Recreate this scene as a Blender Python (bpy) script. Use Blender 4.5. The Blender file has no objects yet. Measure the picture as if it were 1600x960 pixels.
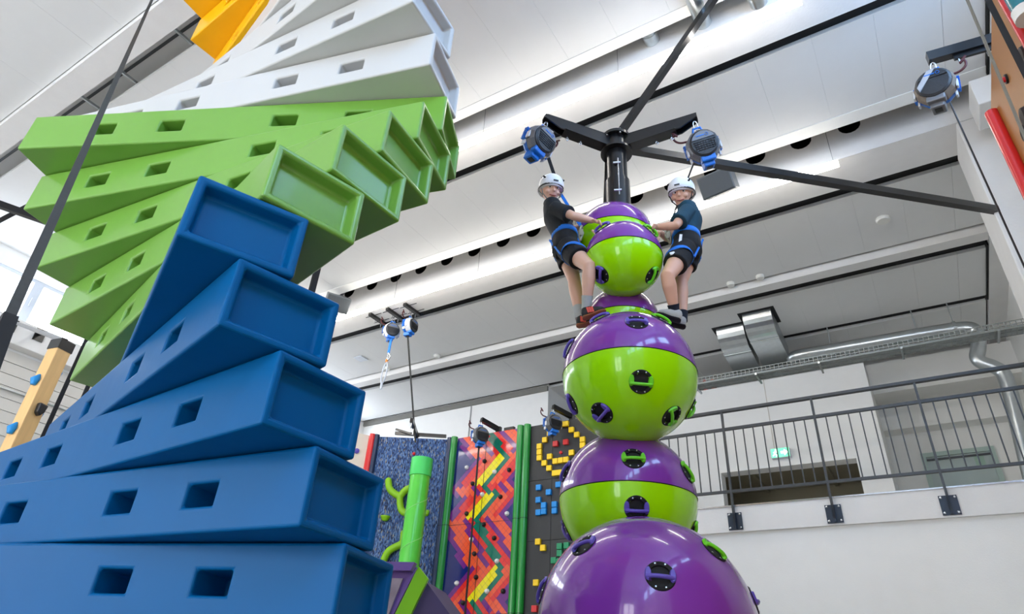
import bpy, bmesh, math, random
from mathutils import Vector, Matrix, Euler
random.seed(7)
S = bpy.context.scene
COL = S.collection
R = math.radians
V = Vector
CZ = 1.5                      # camera height above the floor

# ------------------------------------------------------------------ camera
F = 1011.0
RIGHT = V((0.8504, 0.5234, 0.0542)); UP = V((0.2329, -0.4667, 0.8532)); FWD = V((-0.4719, 0.7129, 0.5188))
cd = bpy.data.cameras.new('camera'); cam = bpy.data.objects.new('camera', cd); COL.objects.link(cam)
m = Matrix((RIGHT, UP, -FWD)).transposed().to_4x4(); m.translation = V((0, 0, CZ)); cam.matrix_world = m
cd.sensor_width = 36.0; cd.lens = F / 1600 * 36; cd.clip_start = .05; cd.clip_end = 200
S.camera = cam

# ------------------------------------------------------------------ world, exposure
w = bpy.data.worlds.new('sky'); S.world = w; w.use_nodes = True
bg = w.node_tree.nodes['Background']; bg.inputs[0].default_value = (.72, .84, 1, 1); bg.inputs[1].default_value = 1.2
S.view_settings.view_transform = 'Standard'; S.view_settings.look = 'None'; S.view_settings.gamma = 1
S.view_settings.use_curve_mapping = False; S.view_settings.exposure = 0.85
S.cycles.max_bounces = 7; S.cycles.diffuse_bounces = 6; S.cycles.glossy_bounces = 3; S.cycles.transmission_bounces = 4
STRIP = 12.5                  # light of the ceiling strips
PANE = 7.0; PANE_NEAR = 4.3; PANE_ADDED = 6.0                    # daylight of the window panes; the right ones are unseen, added for bluish light

# ------------------------------------------------------------------ a photo pixel as a point on a known plane of the hall
def ray(x, y): return RIGHT * (x - 800) - UP * (y - 480) + FWD * F
def aX(x, y, v): r = ray(x, y); r = r * (v / r.x); r.z += CZ; return r
def aY(x, y, v): r = ray(x, y); r = r * (v / r.y); r.z += CZ; return r
def aZ(x, y, v): r = ray(x, y); r = r * ((v - CZ) / r.z); r.z += CZ; return r
AZ = R(22.1); DV = V((-math.sin(AZ), math.cos(AZ), 0)); RV = V((math.cos(AZ), math.sin(AZ), 0))
def aD(x, y, d): r = ray(x, y); r = r * (d / r.dot(DV)); r.z += CZ; return r     # at distance d along the line of sight to the ball tower

# ------------------------------------------------------------------ materials
def lin(c):
    return tuple(((v / 255) / 12.92 if v / 255 <= .04045 else ((v / 255 + .055) / 1.055) ** 2.4) for v in c) + (1,)
MATS = {}
def mat(name, rgb, rough=.5, metal=0, var=.06, scale=6, bump=0, bscale=60, coat=0, emit=None, estr=0, spec=.5, stretch=None):
    if name in MATS: return MATS[name]
    M = bpy.data.materials.new(name); M.use_nodes = True; nt = M.node_tree; b = nt.nodes['Principled BSDF']
    c = lin(rgb); L = nt.links
    tc = nt.nodes.new('ShaderNodeTexCoord'); mp = nt.nodes.new('ShaderNodeMapping'); L.new(tc.outputs['Object'], mp.inputs[0])
    if stretch: mp.inputs['Scale'].default_value = stretch
    n = nt.nodes.new('ShaderNodeTexNoise'); n.inputs['Scale'].default_value = scale; n.inputs['Detail'].default_value = 4
    L.new(mp.outputs[0], n.inputs['Vector'])
    mr = nt.nodes.new('ShaderNodeMapRange'); mr.inputs['To Min'].default_value = 1 - var; mr.inputs['To Max'].default_value = 1 + var
    L.new(n.outputs['Fac'], mr.inputs['Value'])
    mx = nt.nodes.new('ShaderNodeMix'); mx.data_type = 'RGBA'; mx.blend_type = 'MULTIPLY'; mx.inputs[0].default_value = 1
    mx.inputs[6].default_value = c; L.new(mr.outputs[0], mx.inputs[7]); L.new(mx.outputs[2], b.inputs['Base Color'])
    b.inputs['Roughness'].default_value = rough; b.inputs['Metallic'].default_value = metal
    b.inputs['Specular IOR Level'].default_value = spec
    if coat: b.inputs['Coat Weight'].default_value = coat; b.inputs['Coat Roughness'].default_value = .06
    if bump:
        n2 = nt.nodes.new('ShaderNodeTexNoise'); n2.inputs['Scale'].default_value = bscale; L.new(mp.outputs[0], n2.inputs['Vector'])
        bp = nt.nodes.new('ShaderNodeBump'); bp.inputs['Strength'].default_value = bump; bp.inputs['Distance'].default_value = .01
        L.new(n2.outputs['Fac'], bp.inputs['Height']); L.new(bp.outputs[0], b.inputs['Normal'])
    if emit: b.inputs['Emission Color'].default_value = lin(emit); b.inputs['Emission Strength'].default_value = estr
    MATS[name] = M; return M
WHITE = mat('plaster_white', (236, 236, 233), .8, var=.03, bump=.08, bscale=90)
CONC = mat('painted_concrete', (226, 225, 223), .75, var=.05, bump=.15, bscale=40)
PANEL = mat('ceiling_board', (222, 223, 222), .85, var=.02, bump=.05, bscale=160)
BLACKGAP = mat('black_gap_and_shade', (14, 16, 18), .7)
DARK = mat('plenum_grey', (120, 118, 116), .9)
BLKM = mat('black_powder_coat', (16, 16, 18), .28, var=.1, coat=.3)
BLKP = mat('black_plastic', (22, 22, 24), .45)
RUB = mat('black_rubber', (16, 16, 17), .75)
STEEL = mat('galvanised_steel', (196, 202, 204), .28, .95, var=.12, scale=14)
CHROME = mat('zinc_hardware', (205, 207, 210), .22, .95)
RAILM = mat('rail_grey', (74, 77, 80), .42, .55, var=.1)
PLATE = mat('rail_plate_blue_grey', (50, 60, 74), .4, .5, var=.15)
BLUE = mat('blue_moulded_plastic', (0, 84, 138), .36, var=.07, scale=3, bump=.12, bscale=7, spec=.1)
GREEN = mat('green_moulded_plastic', (108, 158, 60), .3, var=.07, scale=3, bump=.12, bscale=7, spec=.5, coat=.12)
WPLAS = mat('white_moulded_plastic', (192, 192, 190), .36, var=.03, scale=3, bump=.1, bscale=7)
YELLOW = mat('yellow_moulded_plastic', (236, 176, 6), .38, var=.06, scale=3, bump=.1, bscale=7, spec=.3)
PURP = mat('purple_gelcoat', (128, 52, 160), .22, var=.06, scale=2, coat=.8, spec=.3)
LIME = mat('lime_gelcoat', (162, 234, 0), .22, var=.06, scale=2, coat=.5, spec=.25)
HPURP = mat('purple_handle', (98, 78, 178), .4)
HLIME = mat('lime_handle', (112, 214, 32), .4)
RED = mat('red_tube_plastic', (216, 36, 40), .3, coat=.4)
NAVY = mat('navy_tube_plastic', (16, 40, 78), .35, coat=.3)
TGREEN = mat('green_tube_plastic', (24, 142, 52), .3, coat=.4)
PIPEG = mat('bright_green_pole', (84, 206, 60), .32, var=.05, coat=.4)
PIPEC = mat('mint_green_cap', (70, 212, 100), .4)
VINE = mat('lime_vine_plastic', (136, 196, 10), .45)
TEAL = mat('teal_tube_plastic', (0, 112, 128), .25, coat=.5)
BROWN = mat('tan_board', (164, 108, 44), .5, var=.08, scale=2, bump=.05)
BEIGE = mat('cream_board', (226, 218, 204), .6)
STRAP = mat('grey_webbing', (62, 62, 60), .85, var=.15, scale=80)
STRAPK = mat('black_webbing', (26, 26, 28), .8, var=.2, scale=80)
STRAPG = mat('light_grey_webbing', (128, 128, 120), .85, var=.1, scale=80)
STRAPB = mat('blue_webbing', (22, 118, 214), .7, var=.12, scale=60)
SKIN = mat('skin', (232, 182, 156), .5, var=.05, scale=14)
SKIN2 = mat('skin_tanned', (224, 172, 144), .5, var=.05, scale=14)
TEE1 = mat('charcoal_cotton', (30, 34, 38), .85, var=.14, scale=18, bump=.4, bscale=14)
TEE2 = mat('petrol_cotton', (18, 62, 80), .85, var=.14, scale=18, bump=.4, bscale=14)
SHORT = mat('black_cotton', (20, 20, 23), .85, var=.15, scale=18, bump=.4, bscale=14)
HELM = mat('white_helmet_shell', (236, 237, 238), .35)
HAIR = mat('brown_hair', (74, 52, 36), .7, var=.2, scale=40)
SOCKG = mat('grey_sock', (182, 184, 182), .9, var=.1, scale=60)
SOCKN = mat('navy_sock', (20, 28, 42), .9)
SHOEK = mat('black_shoe', (30, 30, 31), .6)
SHOEG = mat('grey_shoe', (172, 170, 164), .7, var=.12, scale=30)
GUM = mat('gum_sole', (158, 96, 58), .6)
EYEW = mat('eye_white', (226, 224, 220), .3); IRIS = mat('dark_iris', (42, 30, 24), .2); LIP = mat('lip', (182, 104, 92), .5)
CORAL = mat('coral_stripe', (226, 84, 64), .6); WSTR = mat('white_stripe', (232, 232, 230), .7)
BELB = mat('belay_blue', (22, 112, 206), .35); BELG = mat('belay_grey', (112, 114, 118), .4, .2); BELW = mat('belay_light_shell', (214, 217, 220), .35)
BELK = mat('belay_black_cover', (38, 40, 44), .4, bump=.3, bscale=120); MARO = mat('maroon_cable', (78, 22, 24), .5)
WOODM = mat('laminated_pine', (228, 184, 122), .5, var=.14, scale=5, stretch=(8, 8, .9), bump=.05)
HOLDB = mat('cyan_hold', (18, 138, 206), .5); GLED = mat('strip_diffuser', (255, 255, 255), .4, emit=(255, 248, 238), estr=STRIP)
PANEM = mat('window_daylight', (235, 242, 250), .1, emit=(236, 243, 255), estr=PANE)
PANEN = mat('near_window_daylight', (240, 242, 246), .1, emit=(250, 249, 250), estr=PANE_NEAR)
PANER = mat('added_right_window_light', (225, 238, 250), .1, emit=(160, 204, 255), estr=PANE_ADDED)  # glow of the unseen windows added on the right
FRAMEW = mat('white_window_frame', (196, 203, 212), .4)
FLOORM = mat('grey_sports_floor', (150, 147, 142), .5, var=.06)
GREYD = mat('speaker_grey', (84, 88, 90), .6, bump=.3, bscale=200); GREYL = mat('speaker_case_grey', (104, 108, 110), .5)
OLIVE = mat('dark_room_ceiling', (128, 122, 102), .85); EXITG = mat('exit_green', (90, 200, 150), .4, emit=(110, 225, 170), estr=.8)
EXITW = mat('exit_white', (240, 250, 245), .4, emit=(225, 250, 238), estr=1.3)
MINT = mat('pale_mint_frame', (170, 190, 182), .5); GLASS = mat('door_glass', (206, 222, 220), .05)
GLASS.node_tree.nodes['Principled BSDF'].inputs['Transmission Weight'].default_value = .3
KPURP = mat('kiosk_dark_purple', (84, 68, 106), .6); KLIL = mat('kiosk_lilac', (128, 92, 168), .4); KLIME = mat('kiosk_lime_edge', (146, 214, 38), .4)
PMETAL = mat('plank_offwhite', (206, 203, 196), .6, var=.03)

# ------------------------------------------------------------------ mesh builder
def frame(d):
    d = d.normalized(); a = V((0, 0, 1)) if abs(d.z) < .9 else V((1, 0, 0))
    x = d.cross(a).normalized(); return x, d.cross(x).normalized(), d
def wloc(o):
    p = V((0, 0, 0))
    while o: p += o.location; o = o.parent
    return p
class MB:
    def __init__(s): s.v = []; s.f = []; s.m = []; s.sm = []
    def add(s, vs, fs, mi=0, smooth=False):
        b = len(s.v); s.v += [V(p) for p in vs]
        for f in fs: s.f.append([b + i for i in f]); s.m.append(mi); s.sm.append(smooth)
        return s
    def box(s, a, b, mi=0):
        (x0, y0, z0), (x1, y1, z1) = a, b
        x0, x1 = sorted((x0, x1)); y0, y1 = sorted((y0, y1)); z0, z1 = sorted((z0, z1))
        vs = [(x, y, z) for z in (z0, z1) for y in (y0, y1) for x in (x0, x1)]
        return s.add(vs, [(0, 2, 3, 1), (4, 5, 7, 6), (0, 1, 5, 4), (2, 6, 7, 3), (0, 4, 6, 2), (1, 3, 7, 5)], mi)
    def obox(s, c, ax, ay, az, hx, hy, hz, mi=0):
        c = V(c); vs = [c + ax * (hx * i) + ay * (hy * j) + az * (hz * k) for k in (-1, 1) for j in (-1, 1) for i in (-1, 1)]
        return s.add(vs, [(0, 2, 3, 1), (4, 5, 7, 6), (0, 1, 5, 4), (2, 6, 7, 3), (0, 4, 6, 2), (1, 3, 7, 5)], mi)
    def bar(s, p, q, wd, ht, mi=0, upv=None):
        p, q = V(p), V(q); d = (q - p); L = d.length; d.normalize()
        u = V(upv) if upv else V((0, 0, 1))
        if abs(d.dot(u)) > .98: u = V((1, 0, 0))
        x = d.cross(u).normalized(); u = x.cross(d)
        return s.obox((p + q) / 2, x, d, u, wd / 2, L / 2, ht / 2, mi)
    def tube(s, pts, rad, n=12, mi=0, cap=True, smooth=True, dome=False, ell=None):
        pts = [V(p) for p in pts]; rads = list(rad) if hasattr(rad, '__len__') else [rad] * len(pts)
        if dome:
            a, b = pts[0], pts[-1]; da = (pts[0] - pts[1]).normalized(); db = (pts[-1] - pts[-2]).normalized()
            ra, rb = rads[0], rads[-1]
            A = [(a + da * (ra * math.sin(t)), ra * math.cos(t)) for t in (1.45, 1.0, .5)]
            B = [(b + db * (rb * math.sin(t)), rb * math.cos(t)) for t in (.5, 1.0, 1.45)]
            pts = [p for p, _ in A] + pts + [p for p, _ in B]; rads = [r for _, r in A] + rads + [r for _, r in B]
        vs = []; x = None
        for i, p in enumerate(pts):
            d = (pts[min(i + 1, len(pts) - 1)] - pts[max(i - 1, 0)]).normalized()
            if x is None: x, y, _ = frame(d)
            else:
                x = (x - d * x.dot(d))
                x = x.normalized() if x.length > 1e-6 else frame(d)[0]
                y = d.cross(x)
            for k in range(n):
                t = 2 * math.pi * k / n; vs.append(p + (x * math.cos(t) + y * math.sin(t)) * rads[i])
        fs = [(i * n + k, i * n + (k + 1) % n, (i + 1) * n + (k + 1) % n, (i + 1) * n + k) for i in range(len(pts) - 1) for k in range(n)]
        s.add(vs, fs, mi, smooth)
        if cap: s.add(vs[:n][::-1], [tuple(range(n))], mi); s.add(vs[-n:], [tuple(range(n))], mi)
        return s
    def loft(s, secs, n=20, mi=0, cap=True, smooth=True):          # secs: (centre, axis a, axis b)
        vs = []
        for c, a, b in secs:
            for k in range(n):
                t = 2 * math.pi * k / n; vs.append(V(c) + a * math.cos(t) + b * math.sin(t))
        fs = [(i * n + k, i * n + (k + 1) % n, (i + 1) * n + (k + 1) % n, (i + 1) * n + k) for i in range(len(secs) - 1) for k in range(n)]
        s.add(vs, fs, mi, smooth)
        if cap: s.add(vs[:n][::-1], [tuple(range(n))], mi); s.add(vs[-n:], [tuple(range(n))], mi)
        return s
    def lathe(s, prof, o=(0, 0, 0), ax=V((0, 0, 1)), n=24, mi=0, smooth=True, mis=None):   # prof: (radius, height)
        x, y, d = frame(V(ax)); o = V(o); vs = []
        for r, h in prof:
            for k in range(n):
                t = 2 * math.pi * k / n; vs.append(o + d * h + (x * math.cos(t) + y * math.sin(t)) * r)
        for i in range(len(prof) - 1):
            b = len(s.v)
            s.add(vs[i * n:(i + 2) * n], [(k, (k + 1) % n, n + (k + 1) % n, n + k) for k in range(n)], mis[i] if mis else mi, smooth)
        if prof[0][0] > 1e-4: s.add(vs[:n][::-1], [tuple(range(n))], mis[0] if mis else mi)
        if prof[-1][0] > 1e-4: s.add(vs[-n:], [tuple(range(n))], mis[-1] if mis else mi)
        return s
    def ell(s, c, ax, ay, az, n=16, mi=0):
        c = V(c); secs = []
        for i in range(n // 2 + 1):
            t = -math.pi / 2 + math.pi * i / (n // 2); k = max(math.cos(t), .02); secs.append((c + az * math.sin(t), ax * k, ay * k))
        return s.loft(secs, n, mi)
    def prism(s, poly, ext, mi=0):
        n = len(poly); e = V(ext); vs = [V(p) for p in poly] + [V(p) + e for p in poly]
        return s.add(vs, [tuple(range(n))[::-1], tuple(range(n, 2 * n))] + [(i, (i + 1) % n, n + (i + 1) % n, n + i) for i in range(n)], mi)
    def mesh(s, name, mats, org=V((0, 0, 0)), weld=False):
        me = bpy.data.meshes.new(name); me.from_pydata([p - org for p in s.v], [], s.f)
        for mm in (mats if isinstance(mats, (list, tuple)) else [mats]): me.materials.append(mm)
        me.polygons.foreach_set('material_index', s.m); me.polygons.foreach_set('use_smooth', s.sm)
        bm = bmesh.new(); bm.from_mesh(me)
        if weld: bmesh.ops.remove_doubles(bm, verts=bm.verts, dist=1e-5)
        bmesh.ops.recalc_face_normals(bm, faces=bm.faces); bm.to_mesh(me); bm.free()
        me.update(); return me
    def build(s, name, mats, parent=None, bevel=0, weld=False, org=None):
        o = V(org) if org is not None else (wloc(parent) if parent else V((0, 0, 0)))
        ob = bpy.data.objects.new(name, s.mesh(name, mats, o, weld)); COL.objects.link(ob)
        if parent: ob.parent = parent
        elif org is not None: ob.location = o
        if bevel: bev(ob, bevel)
        return ob
def bev(ob, wd, seg=2, ang=35):
    b = ob.modifiers.new('bevel', 'BEVEL'); b.width = wd; b.segments = seg; b.limit_method = 'ANGLE'; b.angle_limit = R(ang); b.harden_normals = False
def tag(o, label=None, cat=None, group=None, kind=None):
    if label: o['label'] = label
    if cat: o['category'] = cat
    if group: o['group'] = group
    if kind: o['kind'] = kind
    return o
def empty(name, loc, label=None, cat=None, group=None, kind=None):
    o = bpy.data.objects.new(name, None); COL.objects.link(o); o.location = V(loc); o.empty_display_size = .1
    return tag(o, label, cat, group, kind)
def inst(name, me, parent, loc=(0, 0, 0), rot=None):
    o = bpy.data.objects.new(name, me); COL.objects.link(o); o.parent = parent; o.location = loc
    if rot: o.rotation_euler = rot
    return o
def copy_tree(o, parent=None):
    c = o.copy(); COL.objects.link(c); c.parent = parent
    for ch in list(o.children): copy_tree(ch, c)
    return c

# ================================================================== THE HALL
XL, XR, YF, YB, ZC = -11.0, 1.75, -6.0, 12.3, 7.0        # ZC: underside of the ceiling boards
def struct(name, mb, mats, label, cat=None, parent=None, bevel=0):
    o = mb.build(name, mats, parent, bevel); return tag(o, label, cat, kind='structure')
struct('floor', MB().box((XL - .3, YF - .3, -.2), (XR + .3, YB + .3, 0)), FLOORM, 'grey sports hall floor under the climbing elements', 'floor')

# ceiling: slab, girders, boards, black shadow gaps
ceil = struct('ceiling', MB().box((XL - .3, YF - .3, 7.85), (XR + .3, YB + .3, 8.05)), DARK, 'grey concrete ceiling slab above the hung boards', 'ceiling')
GB = 6.9
xs = [XL] + [.11 + .525 * k for k in range(-21, 3)] + [1.49]
xs = [XL] + [x for x in xs[1:-1] if x > XL + .1] + [1.49]
rows = [(-5.9, -3.6), (-3.3, -1.2), (-.9, 1.26), (1.76, 3.75), (4.66, 5.78), (7.18, 8.50), (9.10, 10.42), (10.6, 11.6)]
for (y0, y1) in rows:
    full = MB().box((-.2618, 0, 0), (.2618, y1 - y0, .05)).mesh('ceiling_panel', PANEL)
    for a, b in zip(xs[:-1], xs[1:]):
        wdt = b - a
        me = full if abs(wdt - .525) < .002 else MB().box((-wdt / 2 + .002, 0, 0), (wdt / 2 - .002, y1 - y0, .05)).mesh('ceiling_panel', PANEL)
        o = inst('ceiling_panel', me, ceil, ((a + b) / 2, y0, ZC + random.uniform(-.0008, .0008)))
def girder(y0, y1, holes=False, z1=7.85):
    g = MB()
    if not holes: g.box((XL, y0, GB), (1.49, y1, z1))
    else:                                             # round recesses in the web, lined black for the shade inside
        hz, hr = CZ + 5.85, .118; n = 16
        g.box((XL, y0 + .12, GB), (1.49, y1, GB + .18)); g.box((XL, y0 + .35, GB + .18), (1.49, y1, z1))
        cx = [.27 - .5225 * k for k in range(21)]
        ed = [XL] + [(a + b) / 2 for a, b in zip(cx[::-1][:-1], cx[::-1][1:])] + [1.49]
        for c, a, b in zip(cx[::-1], ed[:-1], ed[1:]):
            vs = [(a, y0, GB), (b, y0, GB), (b, y0, z1), (a, y0, z1)]
            ring = [(c + hr * math.cos(2 * math.pi * k / n), y0, hz + hr * math.sin(2 * math.pi * k / n)) for k in range(n)]
            g.add(vs + ring, [(0, 1) + tuple(4 + k for k in (14, 13, 12, 11, 10))[0:5], (1, 2) + tuple(4 + k for k in (2, 1, 0, 15, 14)),
                              (2, 3) + tuple(4 + k for k in (6, 5, 4, 3, 2)), (3, 0) + tuple(4 + k for k in (10, 9, 8, 7, 6))])
            back = [(x, y0 + .35, z) for x, _, z in ring]
            g.add(ring + back, [(k, (k + 1) % n, n + (k + 1) % n, n + k) for k in range(n)], 1)
            g.add(back, [tuple(range(n))], 1)
        g.box((XL, y0, GB), (1.49, y0 + .12, GB + .002))
    return tag(g.build('ceiling_girder', [CONC, BLACKGAP], ceil), 'white concrete girder', kind='structure')
for a in ((-3.55, -3.35), (-1.15, -.95), (1.268, 1.51), (8.56, 8.75)): girder(*a)
girder(4.04, 4.45); girder(6.35, 6.88, True)
def gap(y0, y1, z=7.02, x0=XL, x1=1.49):
    return MB().box((x0, y0, z), (x1, y1, z + .04)).build('shadow_gap', BLACKGAP, ceil)
for a, b in ((4.45, 4.8), (6.88, 7.3), (8.75, 9.2), (10.3, 10.7), (1.2, 1.3)): gap(a, b, 7.056)
for a, b in ((3.752, 3.87), (5.782, 5.95)): MB().box((XL, a, 6.992), (1.49, b, 7.05)).build('edge_board', mat('edge_board_white', (238, 238, 235), .7), ceil)
MB().box((XL, 1.5, 7.2), (1.49, 1.9, 7.22)).build('recess_board', PANEL, ceil); MB().box((XL, 1.63, 7.19), (1.49, 1.66, 7.199)).build('recess_rail', RAILM, ceil)
for (y0, y1) in rows[4:7]: MB().box((1.492, y0 - .1, 6.97), (1.512, y1 + .1, 7.1)).build('shadow_gap', BLACKGAP, ceil)
for (y0, y1) in rows[4:6]: pass
MB().box((1.515, 4.0, 6.96), (XR, 12.3, 7.85)).build('edge_beam', CONC, ceil)
MB().box((1.3, 5.72, 6.5), (XR, 6.1, 6.82)).build('corbel', CONC, ceil, bevel=.01)
for x in (-7.05, -6.3, -5.3, -4.55): MB().box((x - .012, 1.5, 7.06), (x + .012, 1.78, 7.09)).build('cross_rail', STEEL, ceil)

# light strips
def strip(y0, y1, z, x0, x1, label):
    t = empty('strip_light', ((x0 + x1) / 2, (y0 + y1) / 2, z), label, 'ceiling light', 'long ceiling strip lights')
    MB().box((x0, y0, z), (x1, y1, z + .04)).build('diffuser', GLED, t)
    MB().box((x0, y0 + .012, z + .0405), (x1, y1 - .012, z + .06)).build('housing', FRAMEW, t)
    k = x0 + .4
    while k < x1: MB().tube([(k, (y0 + y1) / 2, z + .06), (k, (y0 + y1) / 2, 7.84)], .003, 5).build('suspension_wire', CHROME, t); k += 1.57
strip(3.90, 3.97, CZ + 5.125, -9.8, aZ(1253, 3, CZ + 5.125).x, 'long bright strip light nearest, above the black tripod arms')
strip(6.10, 6.18, CZ + 5.155, -9.8, aZ(1312, 262, CZ + 5.155).x, 'long bright strip light running behind the two climbers')

# walls
wb = struct('wall_back', MB().box((XL - .3, 10.55, 0), (-5.97, YB + .3, 7.85)).box((-5.97, YB, 0), (XR + .3, YB + .3, 7.85)), WHITE,
            'white back wall above the climbing panels', 'wall')
MB().box((aY(735, 650, 10.54).x - .012, 10.535, 4.5), (aY(735, 650, 10.54).x + .012, 10.552, 7.0)).build('joint_cover', mat('joint_grey', (150, 150, 148), .7), wb)
MB().box((XL, 10.50, 6.9), (-5.97, 10.552, 7.0)).build('edge_trim', mat('trim_grey', (120, 119, 114), .7), wb)
ry = [YF - .3, -5.0, -3.4, -3.0, -1.4, -1.0, .6, 1.0, 2.6, 3.0, 4.2, YB + .3]; rz0, rz1 = 5.3, 6.75
wr_ = MB().box((XR, YF - .3, 0), (XR + .3, YB + .3, rz0)).box((XR, YF - .3, rz1), (XR + .3, YB + .3, 7.85))
for i in range(0, len(ry), 2): wr_.box((XR, ry[i], rz0), (XR + .3, ry[i + 1], rz1))
ADDED_WIN = [(ry[i], ry[i + 1]) for i in range(1, len(ry) - 1, 2)]
struct('wall_right', wr_, WHITE, 'white right wall beyond the tan climbing board', 'wall')
tag(MB().box((1.2, 6.35, 0), (XR, 6.95, 6.9)).build('trim_column', CONC, None, bevel=.012), 'white concrete column holding the girder end on the right', 'column', kind='structure')
# left wall with high windows
WZ0, WZ1 = CZ + 4.47, CZ + 5.24
wl = MB().box((XL - .35, YF - .3, 0), (XL, 10.55, WZ0)).box((XL - .35, YF - .3, WZ1), (XL, 10.55, 7.85))
wy = [YF - .3, 2.1, 4.32, 4.8, 6.6, 7.1, 8.9, 9.3, 10.2, 10.55]
for i in range(0, len(wy) - 1, 2): wl.box((XL - .35, wy[i], WZ0), (XL, wy[i + 1], WZ1))
wl = struct('wall_left', wl, WHITE, 'white left wall with a row of high windows', 'wall')
MB().box((XL, YF, WZ0 - .42), (XL + .22, 10.5, WZ0 - .04)).build('ledge', CONC, wl, bevel=.01)
pz = WZ0 - .45; plank = MB().box((0, -1.2, 0), (.025, 5.0, .158)).mesh('plank', PMETAL)
while pz > .3: pz -= .17; inst('plank', plank, wl, (XL + .005, 0, pz))
for zz in (CZ + 3.45, CZ + 2.0): MB().tube([(XL + .06, -1, zz), (XL + .06, 5, zz)], .018, 8).build('conduit', STEEL, wl)
wn = 0
for i in range(1, len(wy) - 1, 2):
    wn += 1; a, b = wy[i], wy[i + 1]; t = empty('window_%d' % wn, (XL - .1, (a + b) / 2, WZ0), 'white framed high window, number %d from the near end' % wn, 'window', kind='structure')
    fr = MB(); mid = (a + b) / 2
    for (y0, y1, z0, z1) in ((a, b, WZ0, WZ0 + .06), (a, b, WZ1 - .06, WZ1), (a, a + .06, WZ0 + .06, WZ1 - .06), (b - .06, b, WZ0 + .06, WZ1 - .06), (mid - .07, mid + .07, WZ0 + .06, WZ1 - .06)):
        fr.box((XL - .16, y0, z0), (XL - .06, y1, z1))
    fr.build('window_frame', FRAMEW, t)
    for y0, y1 in ((a + .06, mid - .07), (mid + .07, b - .06)): MB().box((XL - .13, y0, WZ0 + .06), (XL - .12, y1, WZ1 - .06)).build('pane', PANEM, t)
    MB().box((XL - .06, mid - .015, WZ0 + .32), (XL - .03, mid + .015, WZ0 + .46)).build('handle', FRAMEW, t)
# front wall behind the camera: tall windows
fz0, fz1 = 1.0, 5.0
wf = MB().box((XL - .3, YF - .3, 0), (XR + .3, YF, fz0)).box((XL - .3, YF - .3, fz1), (XR + .3, YF, 7.85))
fx = [XL - .3, -10.2, -8.4, -8.0, -6.2, -5.8, -4.0, -3.6, -1.8, -1.4, .4, XR + .3]
for i in range(0, len(fx), 2): wf.box((fx[i], YF - .3, fz0), (fx[i + 1], YF, fz1))
struct('wall_front', wf, WHITE, 'white wall with tall windows at the near end', 'wall')
for i in range(1, len(fx) - 1, 2):
    wn += 1; a, b = fx[i], fx[i + 1]; t = empty('window_%d' % wn, ((a + b) / 2, YF - .1, fz0), 'tall window, number %d, in the wall at the near end' % wn, 'window', kind='structure')
    fr = MB(); mid = (a + b) / 2
    for (x0, x1, z0, z1) in ((a, b, fz0, fz0 + .07), (a, b, fz1 - .07, fz1), (a, a + .07, fz0 + .07, fz1 - .07), (b - .07, b, fz0 + .07, fz1 - .07), (mid - .06, mid + .06, fz0 + .07, 3.0), (mid - .06, mid + .06, 3.12, fz1 - .07), (a + .07, b - .07, 3.0, 3.12)):
        fr.box((x0, YF - .16, z0), (x1, YF - .06, z1))
    fr.build('window_frame', FRAMEW, t)
    for x0, x1 in ((a + .07, mid - .06), (mid + .06, b - .07)):
        for z0, z1 in ((fz0 + .07, 3.0), (3.12, fz1 - .07)): MB().box((x0, YF - .13, z0), (x1, YF - .12, z1)).build('pane', PANEN, t)

for (a, b) in ADDED_WIN:  # unseen windows, added to throw bluish light on the ceiling and column
    wn += 1; t = empty('window_%d' % wn, (XR + .1, (a + b) / 2, rz0), 'added unseen high window, number %d, in the right wall above the tan board' % wn, 'window', kind='structure')
    fr = MB()
    for (y0, y1, z0, z1) in ((a, b, rz0, rz0 + .06), (a, b, rz1 - .06, rz1), (a, a + .06, rz0 + .06, rz1 - .06), (b - .06, b, rz0 + .06, rz1 - .06)): fr.box((XR + .06, y0, z0), (XR + .16, y1, z1))
    fr.build('window_frame', FRAMEW, t); MB().box((XR + .12, a + .06, rz0 + .06), (XR + .13, b - .06, rz1 - .06)).build('pane', PANER, t)
# mezzanine
ST = CZ + 1.932                                            # top of the balcony slab
SX0 = -3.4
mz = struct('floor_mezzanine', MB().box((SX0, 7.3, CZ + 1.665), (XR, YB, ST)), CONC, 'white concrete edge and floor of the balcony', 'balcony')
MB().box((SX0, 7.29, ST - .001), (XR, 7.36, ST + .012)).build('edge_strip', CHROME, mz)
struct('wall_under_balcony', MB().box((SX0, 7.34, 0), (XR, 7.6, CZ + 1.665)), WHITE, 'plain white wall below the balcony', 'wall')
MX1 = -.31; OX0, OX1, OZ = -2.71, -.71, CZ + 3.34; MT = CZ + 4.83
wm = MB().box((-4.6, 10.55, ST), (OX0, 10.8, MT)).box((OX1, 10.55, ST), (MX1, 10.8, MT)).box((OX0, 10.55, OZ), (OX1, 10.8, MT)).box((MX1 - .25, 10.8, ST), (MX1, YB, MT))
wm = struct('wall_mezzanine', wm, WHITE, 'white upstairs wall with a wide dark opening behind the railing', 'wall')
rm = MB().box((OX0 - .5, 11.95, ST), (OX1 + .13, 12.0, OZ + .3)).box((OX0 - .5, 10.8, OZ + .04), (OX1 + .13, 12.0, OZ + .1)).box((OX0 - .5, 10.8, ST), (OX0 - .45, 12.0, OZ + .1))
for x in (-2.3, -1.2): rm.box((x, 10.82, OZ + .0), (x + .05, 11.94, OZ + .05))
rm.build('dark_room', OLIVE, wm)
MB().box((aY(1200, 640, 10.54).x - .006, 10.543, ST + 1.6), (aY(1200, 640, 10.54).x + .006, 10.552, MT)).build('joint_cover', mat('joint_warm', (196, 190, 180), .7), wm)
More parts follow.
